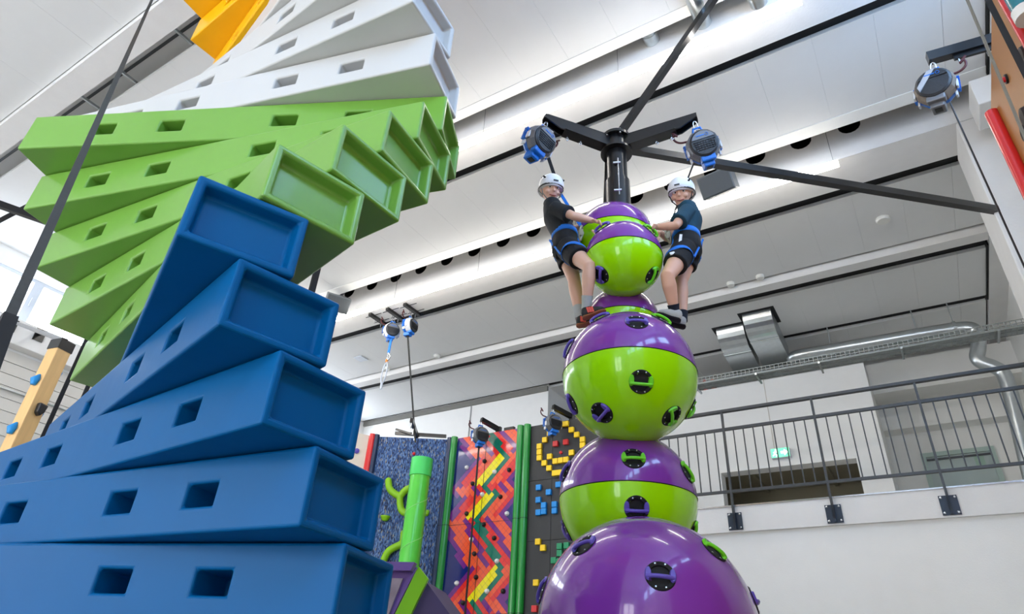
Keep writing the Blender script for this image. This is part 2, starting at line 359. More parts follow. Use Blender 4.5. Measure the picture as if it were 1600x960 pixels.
MB().box((MX1, 12.0, CZ + 4.2), (XR, YB, CZ + 4.45)).build('wall_ledge', WHITE, wm)
MB().box((MX1, 11.7, CZ + 4.75), (XR, YB, CZ + 5.3)).build('wall_beam', WHITE, wm)
# glazed door upstairs
d0, d1 = .12, 1.13; dz = CZ + 3.83
dr = empty('door_1', (.62, YB - .03, ST), 'pale mint framed glass door upstairs behind the railing', 'door', kind='structure')
fr = MB()
for (x0, x1, z0, z1) in ((d0, d0 + .07, ST, dz), (d1 - .07, d1, ST, dz), (d0 + .07, d1 - .07, dz - .07, dz)): fr.box((x0, YB - .06, z0), (x1, YB, z1))
fr.build('door_frame', MINT, dr); MB().box((d0 + .07, YB - .03, ST), (d1 - .07, YB - .02, dz - .07)).build('pane', GLASS, dr)
MB().box((d0 + .07, YB - .05, dz - .13), (d1 - .07, YB - .035, dz - .1)).build('top_rail', RAILM, dr)
MB().box((d1 - .3, YB - .034, dz - .3), (d1 - .17, YB - .031, dz - .12)).build('notice', mat('notice_mint', (150, 178, 162), .6), dr)

# balcony railing
def railing():
    t = empty('balcony_railing', (-.8, 7.27, ST), 'dark grey steel balcony railing with thin upright bars', 'railing')
    y = 7.27; x0, x1 = SX0, XR - .02; hz = CZ + .4158 * y; rz = CZ + .385 * y; bz = CZ + .287 * y
    MB().box((x0, y - .025, hz - .02), (x1, y + .025, hz + .015)).build('handrail', RAILM, t, bevel=.004)
    MB().box((x0, y - .015, rz - .016), (x1, y + .015, rz + .016)).build('upper_rail', RAILM, t)
    MB().box((x0, y - .015, bz - .014), (x1, y + .015, bz + .014)).build('lower_rail', RAILM, t)
    px = [-2.765, -1.779, -.799, .193, 1.19]
    bal = MB().box((-.006, -.006, bz + .014), (.006, .006, rz - .016)).mesh('baluster', RAILM)
    post = MB().box((-.011, -.02, ST - .22), (.011, .02, hz - .02)).mesh('post', RAILM)
    pl = MB().box((-.075, .018, ST - .25), (.075, .029, ST - .07)).box((-.012, -.02, ST - .245), (.012, .02, ST - .08))
    for sx in (-.055, .055):
        for zz in (ST - .23, ST - .09): pl.lathe([(.012, 0), (.012, .01), (.006, .014)], (sx, .018, zz), V((0, -1, 0)), 8, 1)
    pl = pl.mesh('base_plate', [PLATE, CHROME]); L = wloc(t)
    for i, x in enumerate(px):
        p = inst('post', post, t, V((x, y, 0)) - L); inst('base_plate', pl, p)
    seg = [SX0 - .12] + px + [2.2]
    for a, b in zip(seg[:-1], seg[1:]):
        for k in range(1, 9):
            x = a + (b - a) * k / 9 if abs(b - a) > .9 else a + .11 * k
            if SX0 < x < x1: inst('baluster', bal, t, V((x, y, 0)) - L)
railing()

# exit sign
e = aY(1220, 709, 10.5); t = empty('exit_sign', (e.x, 10.55, e.z), 'lit green and white exit sign over the dark opening', 'sign')
MB().box((e.x - .14, 10.46, e.z - .075), (e.x + .14, 10.55, e.z + .075)).build('case', FRAMEW, t)
MB().box((e.x - .135, 10.452, e.z - .07), (e.x + .135, 10.46, e.z + .07)).build('face', EXITG, t)
y = 10.45
pg = MB().add([(e.x + .01, y, e.z + .02), (e.x + .01, y, e.z - .02), (e.x + .06, y, e.z - .02), (e.x + .06, y, e.z - .05), (e.x + .12, y, e.z), (e.x + .06, y, e.z + .05), (e.x + .06, y, e.z + .02)], [(0, 1, 2, 3, 4, 5, 6)])
pg.lathe([(.014, 0), (.014, .003)], (e.x - .06, y, e.z + .045), V((0, -1, 0)), 10)
for a, b in (((-.065, .03), (-.08, -.01)), ((-.08, -.01), (-.055, -.03)), ((-.055, -.03), (-.065, -.06)), ((-.08, -.01), (-.11, -.045)), ((-.068, .022), (-.04, .01)), ((-.07, .02), (-.1, .005))):
    pg.bar((e.x + a[0], y, e.z + a[1]), (e.x + b[0], y, e.z + b[1]), .004, .016, 0, (1, 0, 0))
pg.build('pictogram', EXITW, t)

# ducts and tray
def sqduct(x0, x1, y0, label):
    t = empty('square_air_duct', ((x0 + x1) / 2, y0, ZC), label, 'air duct', 'square ducts from the ceiling')
    prof = [(0, .3), (0, .03)] + [(.34 - .34 * math.cos(a), .03 - .36 * math.sin(a)) for a in [k * math.pi / 2 / 8 for k in range(1, 9)]] + [(10.62 - y0, -.42), (10.62 - y0, -.1), (.5, 0), (.45, .3)]
    MB().prism([(x0, y0 + a, ZC + b) for a, b in prof], (x1 - x0, 0, 0)).build('duct_body', STEEL, t)
    MB().box((x0 - .004, y0 + .36, ZC - .345), (x1 + .004, y0 + .4, ZC + .02)).build('flange', STEEL, t)
    MB().box((x0 - .06, y0 - .06, ZC - .004), (x1 + .06, y0 + .5, ZC - .001)).build('opening_shade_sheet', BLACKGAP, t)  # black sheet under the boards, painting the dark of an opening
sqduct(-1.80, -1.36, 9.42, 'shiny square air duct bending from ceiling, the right one of two')
sqduct(-2.30, -1.86, 9.70, 'shiny square air duct bending from ceiling, the left one of two')
def smooth_path(pts, it=2):
    for _ in range(it):
        q = [pts[0]]
        for a, b in zip(pts[:-1], pts[1:]): q += [a * .75 + b * .25, a * .25 + b * .75]
        pts = q + [pts[-1]]
    return pts
t = empty('round_air_pipe', aY(1400, 530, 10.4), 'round galvanised ventilation pipe running along and down the right corner', 'pipe')
pp = [aY(1238, 562, 10.5), aY(1242, 556, 10.4), aY(1300, 547, 10.4), aY(1500, 511, 10.4), aY(1528, 515, 10.4), aY(1530, 540, 10.4), aY(1524, 565, 10.4), aY(1560, 575, 10.4), aY(1573, 590, 10.4), aY(1592, 670, 10.4), aY(1625, 800, 10.4)]
MB().tube(smooth_path(pp, 3), .095, 16).build('pipe', STEEL, t)
for p in (aY(1300, 547, 10.4), aY(1434, 523, 10.4), aY(1492, 513, 10.4)): MB().lathe([(.103, -.02), (.103, .02)], p, V((1, 0, .02)), 14).box((p.x - .008, p.y - .008, p.z), (p.x + .008, p.y + .008, 6.99)).build('hanger', STEEL, t)
t = empty('cable_tray', (0, 8.6, CZ + 4.0), 'galvanised mesh cable tray running above the balcony', 'cable tray')
x0, x1, y, z = -3.4, 1.5, 8.6, CZ + 4.0
tr = MB()
for dy, dz_ in ((-.1, 0), (.1, 0), (-.1, .09), (.1, .09), (-.1, .045), (.1, .045), (0, 0)): tr.box((x0, y + dy - .005, z + dz_ - .005), (x1, y + dy + .005, z + dz_ + .005))
k = x0
while k < x1:
    tr.box((k, y - .1, z - .004), (k + .008, y + .1, z + .004)).box((k, y - .104, z), (k + .008, y - .096, z + .095)).box((k, y + .096, z), (k + .008, y + .104, z + .095)); k += .055
tr.build('mesh_basket', mat('dull_zinc', (150, 156, 154), .6, .3), t)
MB().box((x0, y - .09, z + .005), (x1, y + .09, z + .03)).build('cable_bundle', mat('grey_cable', (150, 156, 156), .6), t)
for k in (-2.4, -1.55, -.75, .2, 1.2): MB().box((k - .012, y - .15, z - .035), (k + .012, y + .18, z - .01)).build('bracket', STEEL, t)
for k, (x_, px_) in enumerate(((1020, 65), (1100, 38), (1186, 6))):
    p = aY(x_, px_, 4.04); t = tag(MB().tube([(p.x, 3.4, p.z), (p.x, 4.038, p.z)], .075, 16).lathe([(.081, 0), (.081, .03)], (p.x, 3.93, p.z), V((0, 1, 0)), 16).build('round_duct_stub', STEEL, None),
        'silver round duct stub in ceiling recess, %s of three above the strip light' % ('leftmost', 'middle', 'rightmost')[k], 'air duct', 'duct stubs in the ceiling recess')

# small ceiling fittings
def disc(p, r, h, name, label, cat, group=None):
    tag(MB().lathe([(r * .5, .0), (r * .85, 0), (r, h * .4), (r, h)], (p.x, p.y, ZC - h), V((0, 0, 1)), 20).build(name, mat('fitting_white', (226, 226, 220), .5), None), label, cat, group)
disc(aZ(1380, 345, 6.97), .085, .045, 'access_point', 'white rounded ceiling access point on board beside the column', 'ceiling fitting')
disc(V((-1.278, 8.44, 0)), .06, .05, 'smoke_detector', 'round detector on ceiling right of the balls, the right one', 'detector', 'ceiling detectors')
disc(V((-1.702, 8.44, 0)), .06, .05, 'smoke_detector', 'round detector on ceiling right of the balls, the left one', 'detector', 'ceiling detectors')
disc(V((-7.2, 8.42, 0)), .06, .05, 'smoke_detector', 'round detector on ceiling just right of the hanging grey strap', 'detector', 'ceiling detectors')
disc(V((-8.45, 8.42, 0)), .06, .05, 'smoke_detector', 'round detector on ceiling behind the rope loop', 'detector', 'ceiling detectors')
p = aZ(564, 561, 6.99); tag(MB().box((p.x - .1, p.y - .1, 6.985), (p.x + .1, p.y + .1, 6.998)).build('access_hatch', FRAMEW, None), 'small square ceiling hatch left of the rope loop', 'hatch')
def speaker(p, rz, label, s=1):
    t = empty('loudspeaker', p, label, 'loudspeaker', 'grey hall loudspeakers')
    ca, sa = math.cos(rz), math.sin(rz); f = V((-sa, ca, 0)) * -1; r = V((ca, sa, 0)); u = V((0, 0, 1)); tilt = R(35)
    n = (f * math.cos(tilt) - u * math.sin(tilt)); uu = r.cross(n) * -1 if (r.cross(n)).z < 0 else r.cross(n)
    c = V(p)
    MB().obox(c, r, uu, n, .19 * s, .13 * s, .1 * s).build('case', GREYL, t, bevel=.012)
    MB().obox(c + n * .102 * s, r, uu, n, .175 * s, .115 * s, .006).build('grille', GREYD, t)
    MB().bar(c - n * .1 * s + u * .02, V((c.x, c.y + .1, 7.1)), .05, .03).build('bracket', RAILM, t)
speaker(aZ(1122, 287, 6.62), R(-8), 'grey loudspeaker under the ceiling, right of the climbers'); speaker(aZ(527, 474, 6.8), R(60), 'grey loudspeaker partly hidden behind the blue blocks')
bk = aY(1103, 592, 10.62)
for k, (c_, h_) in enumerate((((120, 112, 104), .2), ((196, 74, 48), .22), ((92, 84, 80), .19), ((170, 96, 60), .21))):
    x_ = bk.x - .12 + k * .07; tag(MB().box((x_, 10.58, MT), (x_ + .055, 10.72, MT + h_)).build('binder', mat('binder_%d' % k, c_, .6), None), ('grey-brown', 'bright red-orange', 'dark grey', 'rust brown')[k] + ' upright box on top of the upstairs wall', 'box', 'small boxes on the upstairs wall')
# ================================================================== TWISTED TOWER OF BLOCKS
TS = 1.15
def block_mesh():
    hl, W, H = .9386 * TS, .2935 * TS, .2 * TS; off = -.032 * TS
    hx = [v * TS for v in (-.572, -.255, .255, .572)]; hw, hh, hd = .055 * TS, .031 * TS, .15
    bx = [-hl] + [v for h in hx for v in (h - hw, h + hw)] + [hl]; bz = [.002, H / 2 - hh, H / 2 + hh, H - .002]
    mb = MB(); hy = W / 2
    for sgn in (-1, 1):
        for i in range(len(bx) - 1):
            for j in range(3):
                if j == 1 and i % 2 == 1:
                    a, b, c, d = bx[i], bx[i + 1], bz[1], bz[2]; y0, y1 = sgn * hy, sgn * (hy - hd); t = .006
                    o = [(a, y0, c), (b, y0, c), (b, y0, d), (a, y0, d)]; n = [(a + t, y1, c + t), (b - t, y1, c + t), (b - t, y1, d - t), (a + t, y1, d - t)]
                    mb.add(o + n, [(0, 1, 5, 4), (1, 2, 6, 5), (2, 3, 7, 6), (3, 0, 4, 7), (4, 5, 6, 7)])
                else:
                    mb.add([(bx[i], sgn * hy, bz[j]), (bx[i + 1], sgn * hy, bz[j]), (bx[i + 1], sgn * hy, bz[j + 1]), (bx[i], sgn * hy, bz[j + 1])], [(0, 1, 2, 3)])
    for i in range(len(bx) - 1):
        for z in (bz[0], bz[3]): mb.add([(bx[i], -hy, z), (bx[i + 1], -hy, z), (bx[i + 1], hy, z), (bx[i], hy, z)], [(0, 1, 2, 3)])
    rim, rd = .022 * TS, .045
    for s in (-1, 1):
        x = s * hl; xi = s * (hl - rd); z0, z1 = bz[0], bz[3]
        O = [(x, -hy, z0), (x, hy, z0), (x, hy, z1), (x, -hy, z1)]; a, b = hy - rim, rim
        I = [(x, -a, z0 + b), (x, a, z0 + b), (x, a, z1 - b), (x, -a, z1 - b)]
        a -= .01; K = [(xi, -a, z0 + b + .01), (xi, a, z0 + b + .01), (xi, a, z1 - b - .01), (xi, -a, z1 - b - .01)]
        mb.add(O + I, [(0, 1, 5, 4), (2, 3, 7, 6)])
        mb.add([O[1], (x, hy, bz[1]), (x, hy, bz[2]), O[2], I[2], I[1]], [(0, 1, 2, 3, 4, 5)])
        mb.add([O[3], (x, -hy, bz[2]), (x, -hy, bz[1]), O[0], I[0], I[3]], [(0, 1, 2, 3, 4, 5)])
        mb.add(I + K, [(0, 1, 5, 4), (1, 2, 6, 5), (2, 3, 7, 6), (3, 0, 4, 7), (4, 5, 6, 7)])
    for p in mb.v: p.x += off
    return mb
bmesh_ = block_mesh(); BM = {k: bmesh_.mesh('block', mm, weld=True) for k, mm in (('b', BLUE), ('g', GREEN), ('w', WPLAS), ('y', YELLOW))}
angs = {0: 16.2, 1: 6.1, 2: -3.8, 3: -13.7, 4: -23.2, 5: -13.6, 6: -3.5, 7: 6.0, 8: 15.6, 9: 25.3, 10: 15.3, 11: 5.6, 12: -4.2, 13: -14, 14: -23.8, 15: -14, 16: -4, 17: 6, 18: 16, 19: 25, 20: 15,
        -1: 26, -2: 16, -3: 6, -4: -4, -5: -14, -6: -23, -7: -13}
tx, ty, tz0 = -2.1644 * TS, 1.0995 * TS, CZ + .1160 * TS
tw = empty('twisted_block_tower', (tx, ty, 0), 'tall twisted tower of blue, green, white and yellow plastic blocks', 'climbing tower')
for k in range(-7, 21):
    key = 'b' if k < 5 else 'g' if k < 10 else 'w' if k < 15 else 'y'
    o = inst('block', BM[key], tw, (0, 0, tz0 + k * .2 * TS), (0, 0, R(angs[k]))); bev(o, .009, 3)
    if k < 0: pass
MB().tube([(tx, ty, 0), (tx, ty, tz0 - 7 * .2 * TS + .03)], .4, 24).build('base', BLKM, tw)
MB().tube([(tx, ty, tz0 + 21 * .2 * TS - .02), (tx, ty, 7.0)], .06, 16).build('top_pole', BLKM, tw)

# ================================================================== BALL TOWER
bt = empty('ball_tower', (-1.55, 3.81, 0), 'tower of stacked purple and lime balls on a black pole', 'climbing tower')
balls = [((-1.4125, 3.621, .351), .58), ((-1.638, 3.975, 1.148), .44), ((-1.477, 3.693, 1.873), .44), ((-1.618, 3.948, 2.439), .285), ((-1.454, 3.629, 2.789), .28), ((-1.625, 3.885, 3.195), .312)]
HOLDS = {0: [(912, 852, 'p', 20), (1032, 900, 'p', -4), (1116, 860, 'g', -38), (845, 922, 'p', 60)],
         1: [(990, 716, 'g', 0), (995, 795, 'p', 0), (885, 830, 'p', 60), (884, 737, 'p', 50), (1074, 738, 'g', -50), (1082, 832, 'g', -60)],
         2: [(995, 503, 'p', 0), (1002, 597, 'g', -2), (940, 646, 'p', 24), (1050, 651, 'g', -38), (893, 632, 'p', 60), (889, 545, 'p', 55), (1083, 642, 'g', -60), (936, 495, 'p', 25), (1036, 494, 'g', -25)],
         3: [], 4: [(938, 430, 'p', 40), (1020, 431, 'g', -52), (940, 354, 'p', 25), (1018, 359, 'g', -30)], 5: []}
HOLDPOS = {}
def hit(x, y, c, r):
    d = ray(x, y).normalized(); o = V((0, 0, CZ)) - c; b = o.dot(d); q = b * b - o.dot(o) + r * r
    if q < 0: p = V((0, 0, CZ)) - d * b; return c + (p - c).normalized() * r
    return V((0, 0, CZ)) + d * (-b - math.sqrt(q))
for i, (c, r) in enumerate(balls):
    c = V((c[0], c[1], c[2] + CZ)); nu, nv = 160, 80
    hs = []
    for (x, y, col, roll) in HOLDS[i]:
        p = hit(x, y, c, r); n = (p - c).normalized(); hs.append((c + n * r, n, col, roll))
    if i == 0: hs += [(c + V(q).normalized() * r, V(q).normalized(), 'p', 0) for q in ((1, .3, .3), (.2, 1, .2), (-.9, .6, .4), (.8, -.3, -.4))]
    if i == 2: hs += [(c + V(q).normalized() * r, V(q).normalized(), 'g', 0) for q in ((.5, 1, .1), (-.4, 1, -.2))]
    HOLDPOS[i] = hs
    sb = MB(); ver = []
    for a in range(nv + 1):
        t = math.pi * a / nv
        for b in range(nu):
            q = 2 * math.pi * b / nu; ver.append(c + V((math.sin(t) * math.cos(q), math.sin(t) * math.sin(q), math.cos(t))) * r)
    fs = {0: [], 1: []}
    for a in range(nv):
        for b in range(nu):
            f = (a * nu + b, (a + 1) * nu + b, (a + 1) * nu + (b + 1) % nu, a * nu + (b + 1) % nu)
            ce = (ver[f[0]] + ver[f[1]] + ver[f[2]] + ver[f[3]]) / 4
            if any((ce - h[0]).length < .06 for h in hs): continue
            fs[0 if a < nv // 2 else 1].append(f)
    b0 = len(sb.v); sb.v += ver
    for k in (0, 1):
        for f in fs[k]: sb.f.append([b0 + j for j in f]); sb.m.append(k); sb.sm.append(True)
    ball = sb.build('ball', [PURP, LIME], bt, weld=True)
    ring = [c + V((math.cos(2 * math.pi * k / 96), math.sin(2 * math.pi * k / 96), 0)) * r for k in range(97)]
    MB().tube(ring, .0035, 6, cap=False).build('seam', RUB, ball)
    for (p, n, col, roll) in hs:
        hx = n.cross(V((0, 0, 1))); hx = hx.normalized() * -1 if hx.length > .05 else V((1, 0, 0))      # to the viewer's right along the surface
        if hx.dot(RV) < 0: hx = -hx
        hy = n.cross(hx); hy = hy if hy.z >= 0 else -hy
        ca, sa = math.cos(R(roll)), math.sin(R(roll)); bx_ = hx * ca + hy * sa; by_ = hy * ca - hx * sa
        ks = .86 if i == 4 else .93; cup = MB(); drop = r - math.sqrt(r * r - .078 ** 2)
        prof = [(.080, -drop - .006), (.079, -drop + .004), (.074, -drop + .008), (.058, -.002), (.055, -.014), (.052, -.05), (.03, -.075), (.0, -.08)]
        cup.lathe([(a * ks, b) for a, b in prof], p, n, 28)
        for k in range(8):
            a = 2 * math.pi * (k + .5) / 8; q = p + (bx_ * math.cos(a) + by_ * math.sin(a)) * .067 * ks + n * (-drop * .7 + .005); cup.lathe([(.0055, 0), (.0055, .003), (.003, .005)], q, n, 8, 1)
        cup.build('hold_cup', [RUB, CHROME], ball)
        hb = MB(); low = -by_ * .012
        hb.tube(smooth_path([p + bx_ * s_ * .07 * ks + low + n * z_ for s_, z_ in ((-1, .004), (-.7, .014), (-.35, .019), (.35, .019), (.7, .014), (1, .004))], 1), .0105, 8)
        for s_ in (-1, 1):
            hb.loft([(p + bx_ * s_ * .062 * ks + by_ * .004 + n * (.002 - drop * .4), bx_ * .017, by_ * .036), (p + bx_ * s_ * .062 * ks + by_ * .004 + n * (.014 - drop * .4), bx_ * .012, by_ * .031)], 12)
        hb.build('handle', HPURP if col == 'p' else HLIME, ball)
PA = V((-1.55, 3.81, 0))
MB().tube([PA + V((0, 0, 0)), PA + V((0, 0, CZ + 4.12))], .085, 24).build('pole', BLKM, bt)
MB().tube([PA, PA + V((0, 0, .03))], .32, 24).build('base_plate', BLKM, bt)
MB().lathe([(.087, 0), (.1, .005), (.1, .3), (.087, .31)], PA + V((0, 0, CZ + 3.42)), n=24).build('pole_sleeve', BLKM, bt)
MB().lathe([(.135, 0), (.135, .02), (.09, .021)], PA + V((0, 0, CZ + 4.04)), n=28).build('lower_flange', BLKM, bt)
MB().lathe([(.125, 0), (.125, .03)], PA + V((0, 0, CZ + 4.2)), n=28).lathe([(.09, -.1), (.09, 0)], PA + V((0, 0, CZ + 4.2)), n=24).build('top_flange', BLKM, bt)
fb = MB()
for k in range(6):
    a = k * math.pi / 3 + .2
    for hgt in (4.23,): fb.lathe([(.014, 0), (.014, .012), (.007, .018)], PA + V((math.cos(a) * .105, math.sin(a) * .105, CZ + hgt)), n=6)
    fb.lathe([(.012, -.016), (.012, 0)], PA + V((math.cos(a) * .11, math.sin(a) * .11, CZ + 4.2)), n=6)
fb.build('flange_bolts', CHROME, bt)
tension = MB().tube([PA + DV * -.1 + RV * .01 + V((0, 0, CZ + 3.5)), PA + DV * -.1 + RV * .01 + V((0, 0, CZ + 3.9))], .006, 6)
for zz in (3.55, 3.85): tension.lathe([(.012, -.03), (.012, .03)], PA + DV * -.1 + V((0, 0, CZ + zz)), RV, 8)
tension.build('cable_guide', CHROME, bt)
MB().tube([PA + RV * -.13 + DV * .1 + V((0, 0, 4.7)), PA + RV * -.09 + DV * .1 + V((0, 0, CZ + 4.1))], .014, 8).build('rear_stay', BLKM, bt)
ARM = []
for (x, y) in ((850, 182), (1089, 181)):
    e_ = aZ(x, y, CZ + 4.23); c0 = PA + V((0, 0, CZ + 4.14)); d_ = V((e_.x - c0.x, e_.y - c0.y, 0)); L_ = d_.length; d_.normalize(); sd = d_.cross(V((0, 0, 1)))
    z0 = CZ + 4.1
    mb = MB(); poly = [c0 + d_ * .08 + V((0, 0, -.07)), c0 + d_ * (L_ - .14) + V((0, 0, -.03)), c0 + d_ * L_ + V((0, 0, .05)), c0 + d_ * L_ + V((0, 0, .09)), c0 + d_ * .08 + V((0, 0, .07))]
    mb.prism([q - sd * .04 for q in poly], sd * .012); mb.prism([q + sd * .028 for q in poly], sd * .012)
    mb.prism([q - sd * .04 for q in (c0 + d_ * .08 + V((0, 0, .058)), c0 + d_ * L_ + V((0, 0, .078)), c0 + d_ * L_ + V((0, 0, .09)), c0 + d_ * .08 + V((0, 0, .07)))], sd * .08)
    mb.prism([q - sd * .05 for q in (c0 + d_ * .08 + V((0, 0, -.07)), c0 + d_ * (L_ - .18) + V((0, 0, -.032)), c0 + d_ * (L_ - .18) + V((0, 0, -.022)), c0 + d_ * .08 + V((0, 0, -.058)))], sd * .1)
    arm = mb.build('belay_arm', BLKM, bt)
    eb = MB()
    for f_ in (.5, .68): 
        q = c0 + d_ * (L_ * f_) + V((0, 0, -.075)); eb.tube([q + V((0, 0, .03)), q, q + d_ * .015 + V((0, 0, -.02)), q + d_ * .0 + V((0, 0, -.04)), q - d_ * .012 + V((0, 0, -.02)), q], .005, 6)
    eb.build('eye_bolt', CHROME, arm)
    ARM.append((c0 + d_ * (L_ - .03) + V((0, 0, .05)), d_))
up_ = aZ(1118, -5, ZC); MB().bar(PA + V((0, 0, CZ + 4.22)), up_, .06, .05).build('ceiling_brace', BLKM, bt)
rb = V((1.24, 6.38, aX(1560, 282, 1.24).z)); MB().bar(PA + V((.08, .06, CZ + 4.12)), rb, .06, .07).build('wall_brace', BLKM, bt)

# ================================================================== AUTO BELAYS
def belay_proto(shell, sg=1, dark=False):
    t = bpy.data.objects.new('auto_belay', None); COL.objects.link(t)
    Y_ = V((0, 1, 0)); c = V((0, 0, -.24)); th = .08
    MB().lathe([(0, -th), (.1, -th), (.13, -th + .025), (.138, -.035), (.138, -.005)], c, Y_, 12, smooth=False).build('blue_half', BELB, t)
    MB().lathe([(.134, -.005), (.138, .0), (.136, .045), (.122, th), (0, th)], c, Y_, 12, smooth=False).build('housing', shell, t)
    ribs = MB()
    for k in range(7): z_ = c.z - .06 + k * .018; ribs.box((-.145, -.045, z_), (-.128, -.006, z_ + .008)).box((.128, -.045, z_), (.145, -.006, z_ + .008))
    ribs.build('ribs', BELB, t)['kind'] = 'stuff'
    MB().lathe([(.115, 0), (.115, .012), (.1, .022), (0, .026)], c + Y_ * th, Y_, 28).build('dark_cover', BELK, t)
    pts = [c + Y_ * (th + .018) + V((.098 * math.cos(R(20 + k * 14)), 0, .098 * math.sin(R(20 + k * 14)))) for k in range(11)]
    MB().prism(pts, Y_ * .012).build('cover_plate', BELK if dark else BELG, t)
    grid = MB()
    if dark: grid.prism([c + Y_ * (th + .02) + V(q) for q in ((-.02, 0, .1), (.03, 0, .096), (.1, 0, -.02), (.085, 0, -.06))], Y_ * .012)
    else:
     for k in range(5): z_ = c.z + .01 - k * .018; w_ = .09 - .006 * k; grid.box((-w_, th + .024, z_), (w_, th + .028, z_ + .003))
    for k in range(0 if dark else 8): x_ = -.08 + k * .022; grid.box((x_, th + .024, c.z - .06), (x_ + .003, th + .028, c.z + .012))
    grid.build('cover_stripe' if dark else 'cover_grid', mat('belay_silver', (176, 178, 182), .35) if dark else RUB, t)
    lg = MB()
    for k in range(12):
        a, b = 2 * math.pi * k / 12, 2 * math.pi * (k + 1) / 12
        lg.bar((-.035 + .012 * math.cos(a), th + .032, c.z + .06 + .012 * math.sin(a)), (-.035 + .012 * math.cos(b), th + .032, c.z + .06 + .012 * math.sin(b)), .003, .005, 0, (0, 1, 0))
    lg.box((-.015, th + .03, c.z + .056), (.05, th + .033, c.z + .064)).build('logo', BELB, t)
    MB().box((-.045, -.06, c.z - .185), (.045, .05, c.z - .115)).build('nozzle', BELG if dark else BELB, t, bevel=.01)
    MB().box((-.06, .02, c.z - .15), (.06, .085, c.z - .1)).build('front_guard', BELG if dark else BELB, t, bevel=.01)
    MB().box((-.024, -.026, c.z - .19), (.024, .026, c.z - .18)).build('webbing_guide', BLKP, t)
    for sx in (-1, 1): MB().obox(c + V((sx * .134, -.02, 0)) + V((0, .045, -.03)), V((1, 0, 0)), Y_, UZ_, .006, .02, .03).obox(c + V((sx * .118, -.02, -.085)), V((1, 0, 0)), Y_, UZ_, .006, .02, .02).build('label_plate', BELW, t)
    MB().tube([(-.04, 0, c.z + .13), (-.03, 0, c.z + .17), (.03, 0, c.z + .17), (.04, 0, c.z + .13)], .011, 8).build('carry_loop', BELB, t)
    MB().tube(smooth_path([V(q) for q in ((0, 0, -.085), (.018, 0, -.07), (.016, 0, -.02), (0, 0, 0), (-.016, 0, -.02), (-.018, 0, -.07), (0, 0, -.085))], 2), .006, 6).build('shackle', CHROME, t)
    MB().tube(smooth_path([V((sg * q[0], q[1], q[2])) for q in ((.1, -.02, c.z + .09), (.16, -.03, c.z + .1), (.2, -.03, c.z + .14), (.19, -.02, c.z + .19), (.15, -.02, c.z + .15), (.2, -.02, c.z + .21))], 2), .009, 7).build('backup_cable', MARO, t)
    return t
UZ_ = V((0, 0, 1))
protos = {'g': belay_proto(BELG), 'w': belay_proto(BELW), 'm': belay_proto(BELG, -1), 'k': belay_proto(mat('belay_taupe', (120, 108, 96), .45), -1, True)}; used = set()
def belay(p, face, label, kind='g', roll=0):                 # face: where the dark cover looks
    o = protos[kind] if kind not in used else copy_tree(protos[kind]); used.add(kind)
    y_ = V(face).normalized(); x_ = y_.cross(UZ_).normalized(); z_ = x_.cross(y_)
    mt = Matrix((x_, y_, z_)).transposed() @ Matrix.Rotation(R(roll), 3, 'Y')
    o.location = V(p); o.rotation_euler = mt.to_euler(); tag(o, label, 'auto belay', 'auto belay devices'); return o
BEL_L = belay(ARM[0][0] + V((0, 0, -.01)), RV * .75 - DV * .55 - UZ_ * .25, 'blue and grey auto belay over the left climber', 'm', roll=-8); BEL_R = belay(ARM[1][0] + V((0, 0, -.01)), RV * .0 - DV * .85 - UZ_ * .35, 'blue auto belay with black cover over the right climber', roll=14)

# brackets and belays on the girder at the back
def cbracket(p, label):
    t = empty('ceiling_bracket', (p.x, p.y, GB), label, 'bracket', 'black brackets on the girder')
    MB().box((p.x - .03, p.y - .19, GB - .05), (p.x + .03, p.y + .19, GB - .002)).build('channel', BLKM, t)
    for dx in (-.1, .1): MB().tube([(p.x - .17, p.y + dx, GB - .006), (p.x + .17, p.y + dx, GB - .006)], .006, 6).build('rod', RAILM, t)
    for dx in (-.04, .1): MB().tube([(p.x, p.y + dx, GB - .045), (p.x, p.y + dx, GB - .13)], .007, 6).build('eye_bolt', CHROME, t)
for k, (x, y) in enumerate(((590, 497), (617, 489), (644, 482))):
    p = aZ(x, y, GB); p.z = GB
    cbracket(p, ('empty black bracket on girder, left of the hanging belays', 'black bracket on girder holding the belay with a rope loop', 'black bracket on girder holding the belay with a grey strap')[k])
    if k == 1: belay((p.x, p.y, GB - .1), RV * .55 - DV * .8 - UZ_ * .1, 'white and blue auto belay under the girder with a rope loop below', 'w'); PB1 = p
    if k == 2: belay((p.x, p.y, GB - .1), RV * .95 - DV * .25, 'white and blue auto belay under the girder with a long grey strap', 'w'); PB2 = p
t = empty('belay_lanyard', (PB1.x, PB1.y, GB - .55), 'blue lanyard with carabiner and white rope loop hanging from girder belay', 'lanyard')
q0 = aY(613, 521, PB1.y); q1 = aY(607, 552, PB1.y); q2 = aY(605, 562, PB1.y); q3 = aY(596, 602, PB1.y)
MB().bar(q0, q1, .045, .012, 0, (0, 1, 0)).build('strap', STRAPB, t)
MB().tube(smooth_path([q1, q1 + V((.05, 0, -.05)), q2 + V((.03, 0, -.02)), q2, q1 + V((-.01, 0, -.06)), q1], 2), .012, 6).build('carabiner', CHROME, t)
MB().bar(q2, q2 + (q3 - q2) * .12, .04, .02).build('stitching', mat('orange_stitch', (236, 140, 40), .6), t)
mid = (q2 + q3) / 2; MB().tube(smooth_path([q2 + V((0, 0, -.04)), mid + V((.05, 0, .08)), mid + V((.04, 0, -.12)), q3, mid + V((-.05, 0, -.12)), mid + V((-.04, 0, .08)), q2 + V((0, 0, -.04))], 3), .011, 6).build('rope_loop', mat('pale_rope', (196, 204, 216), .7), t)
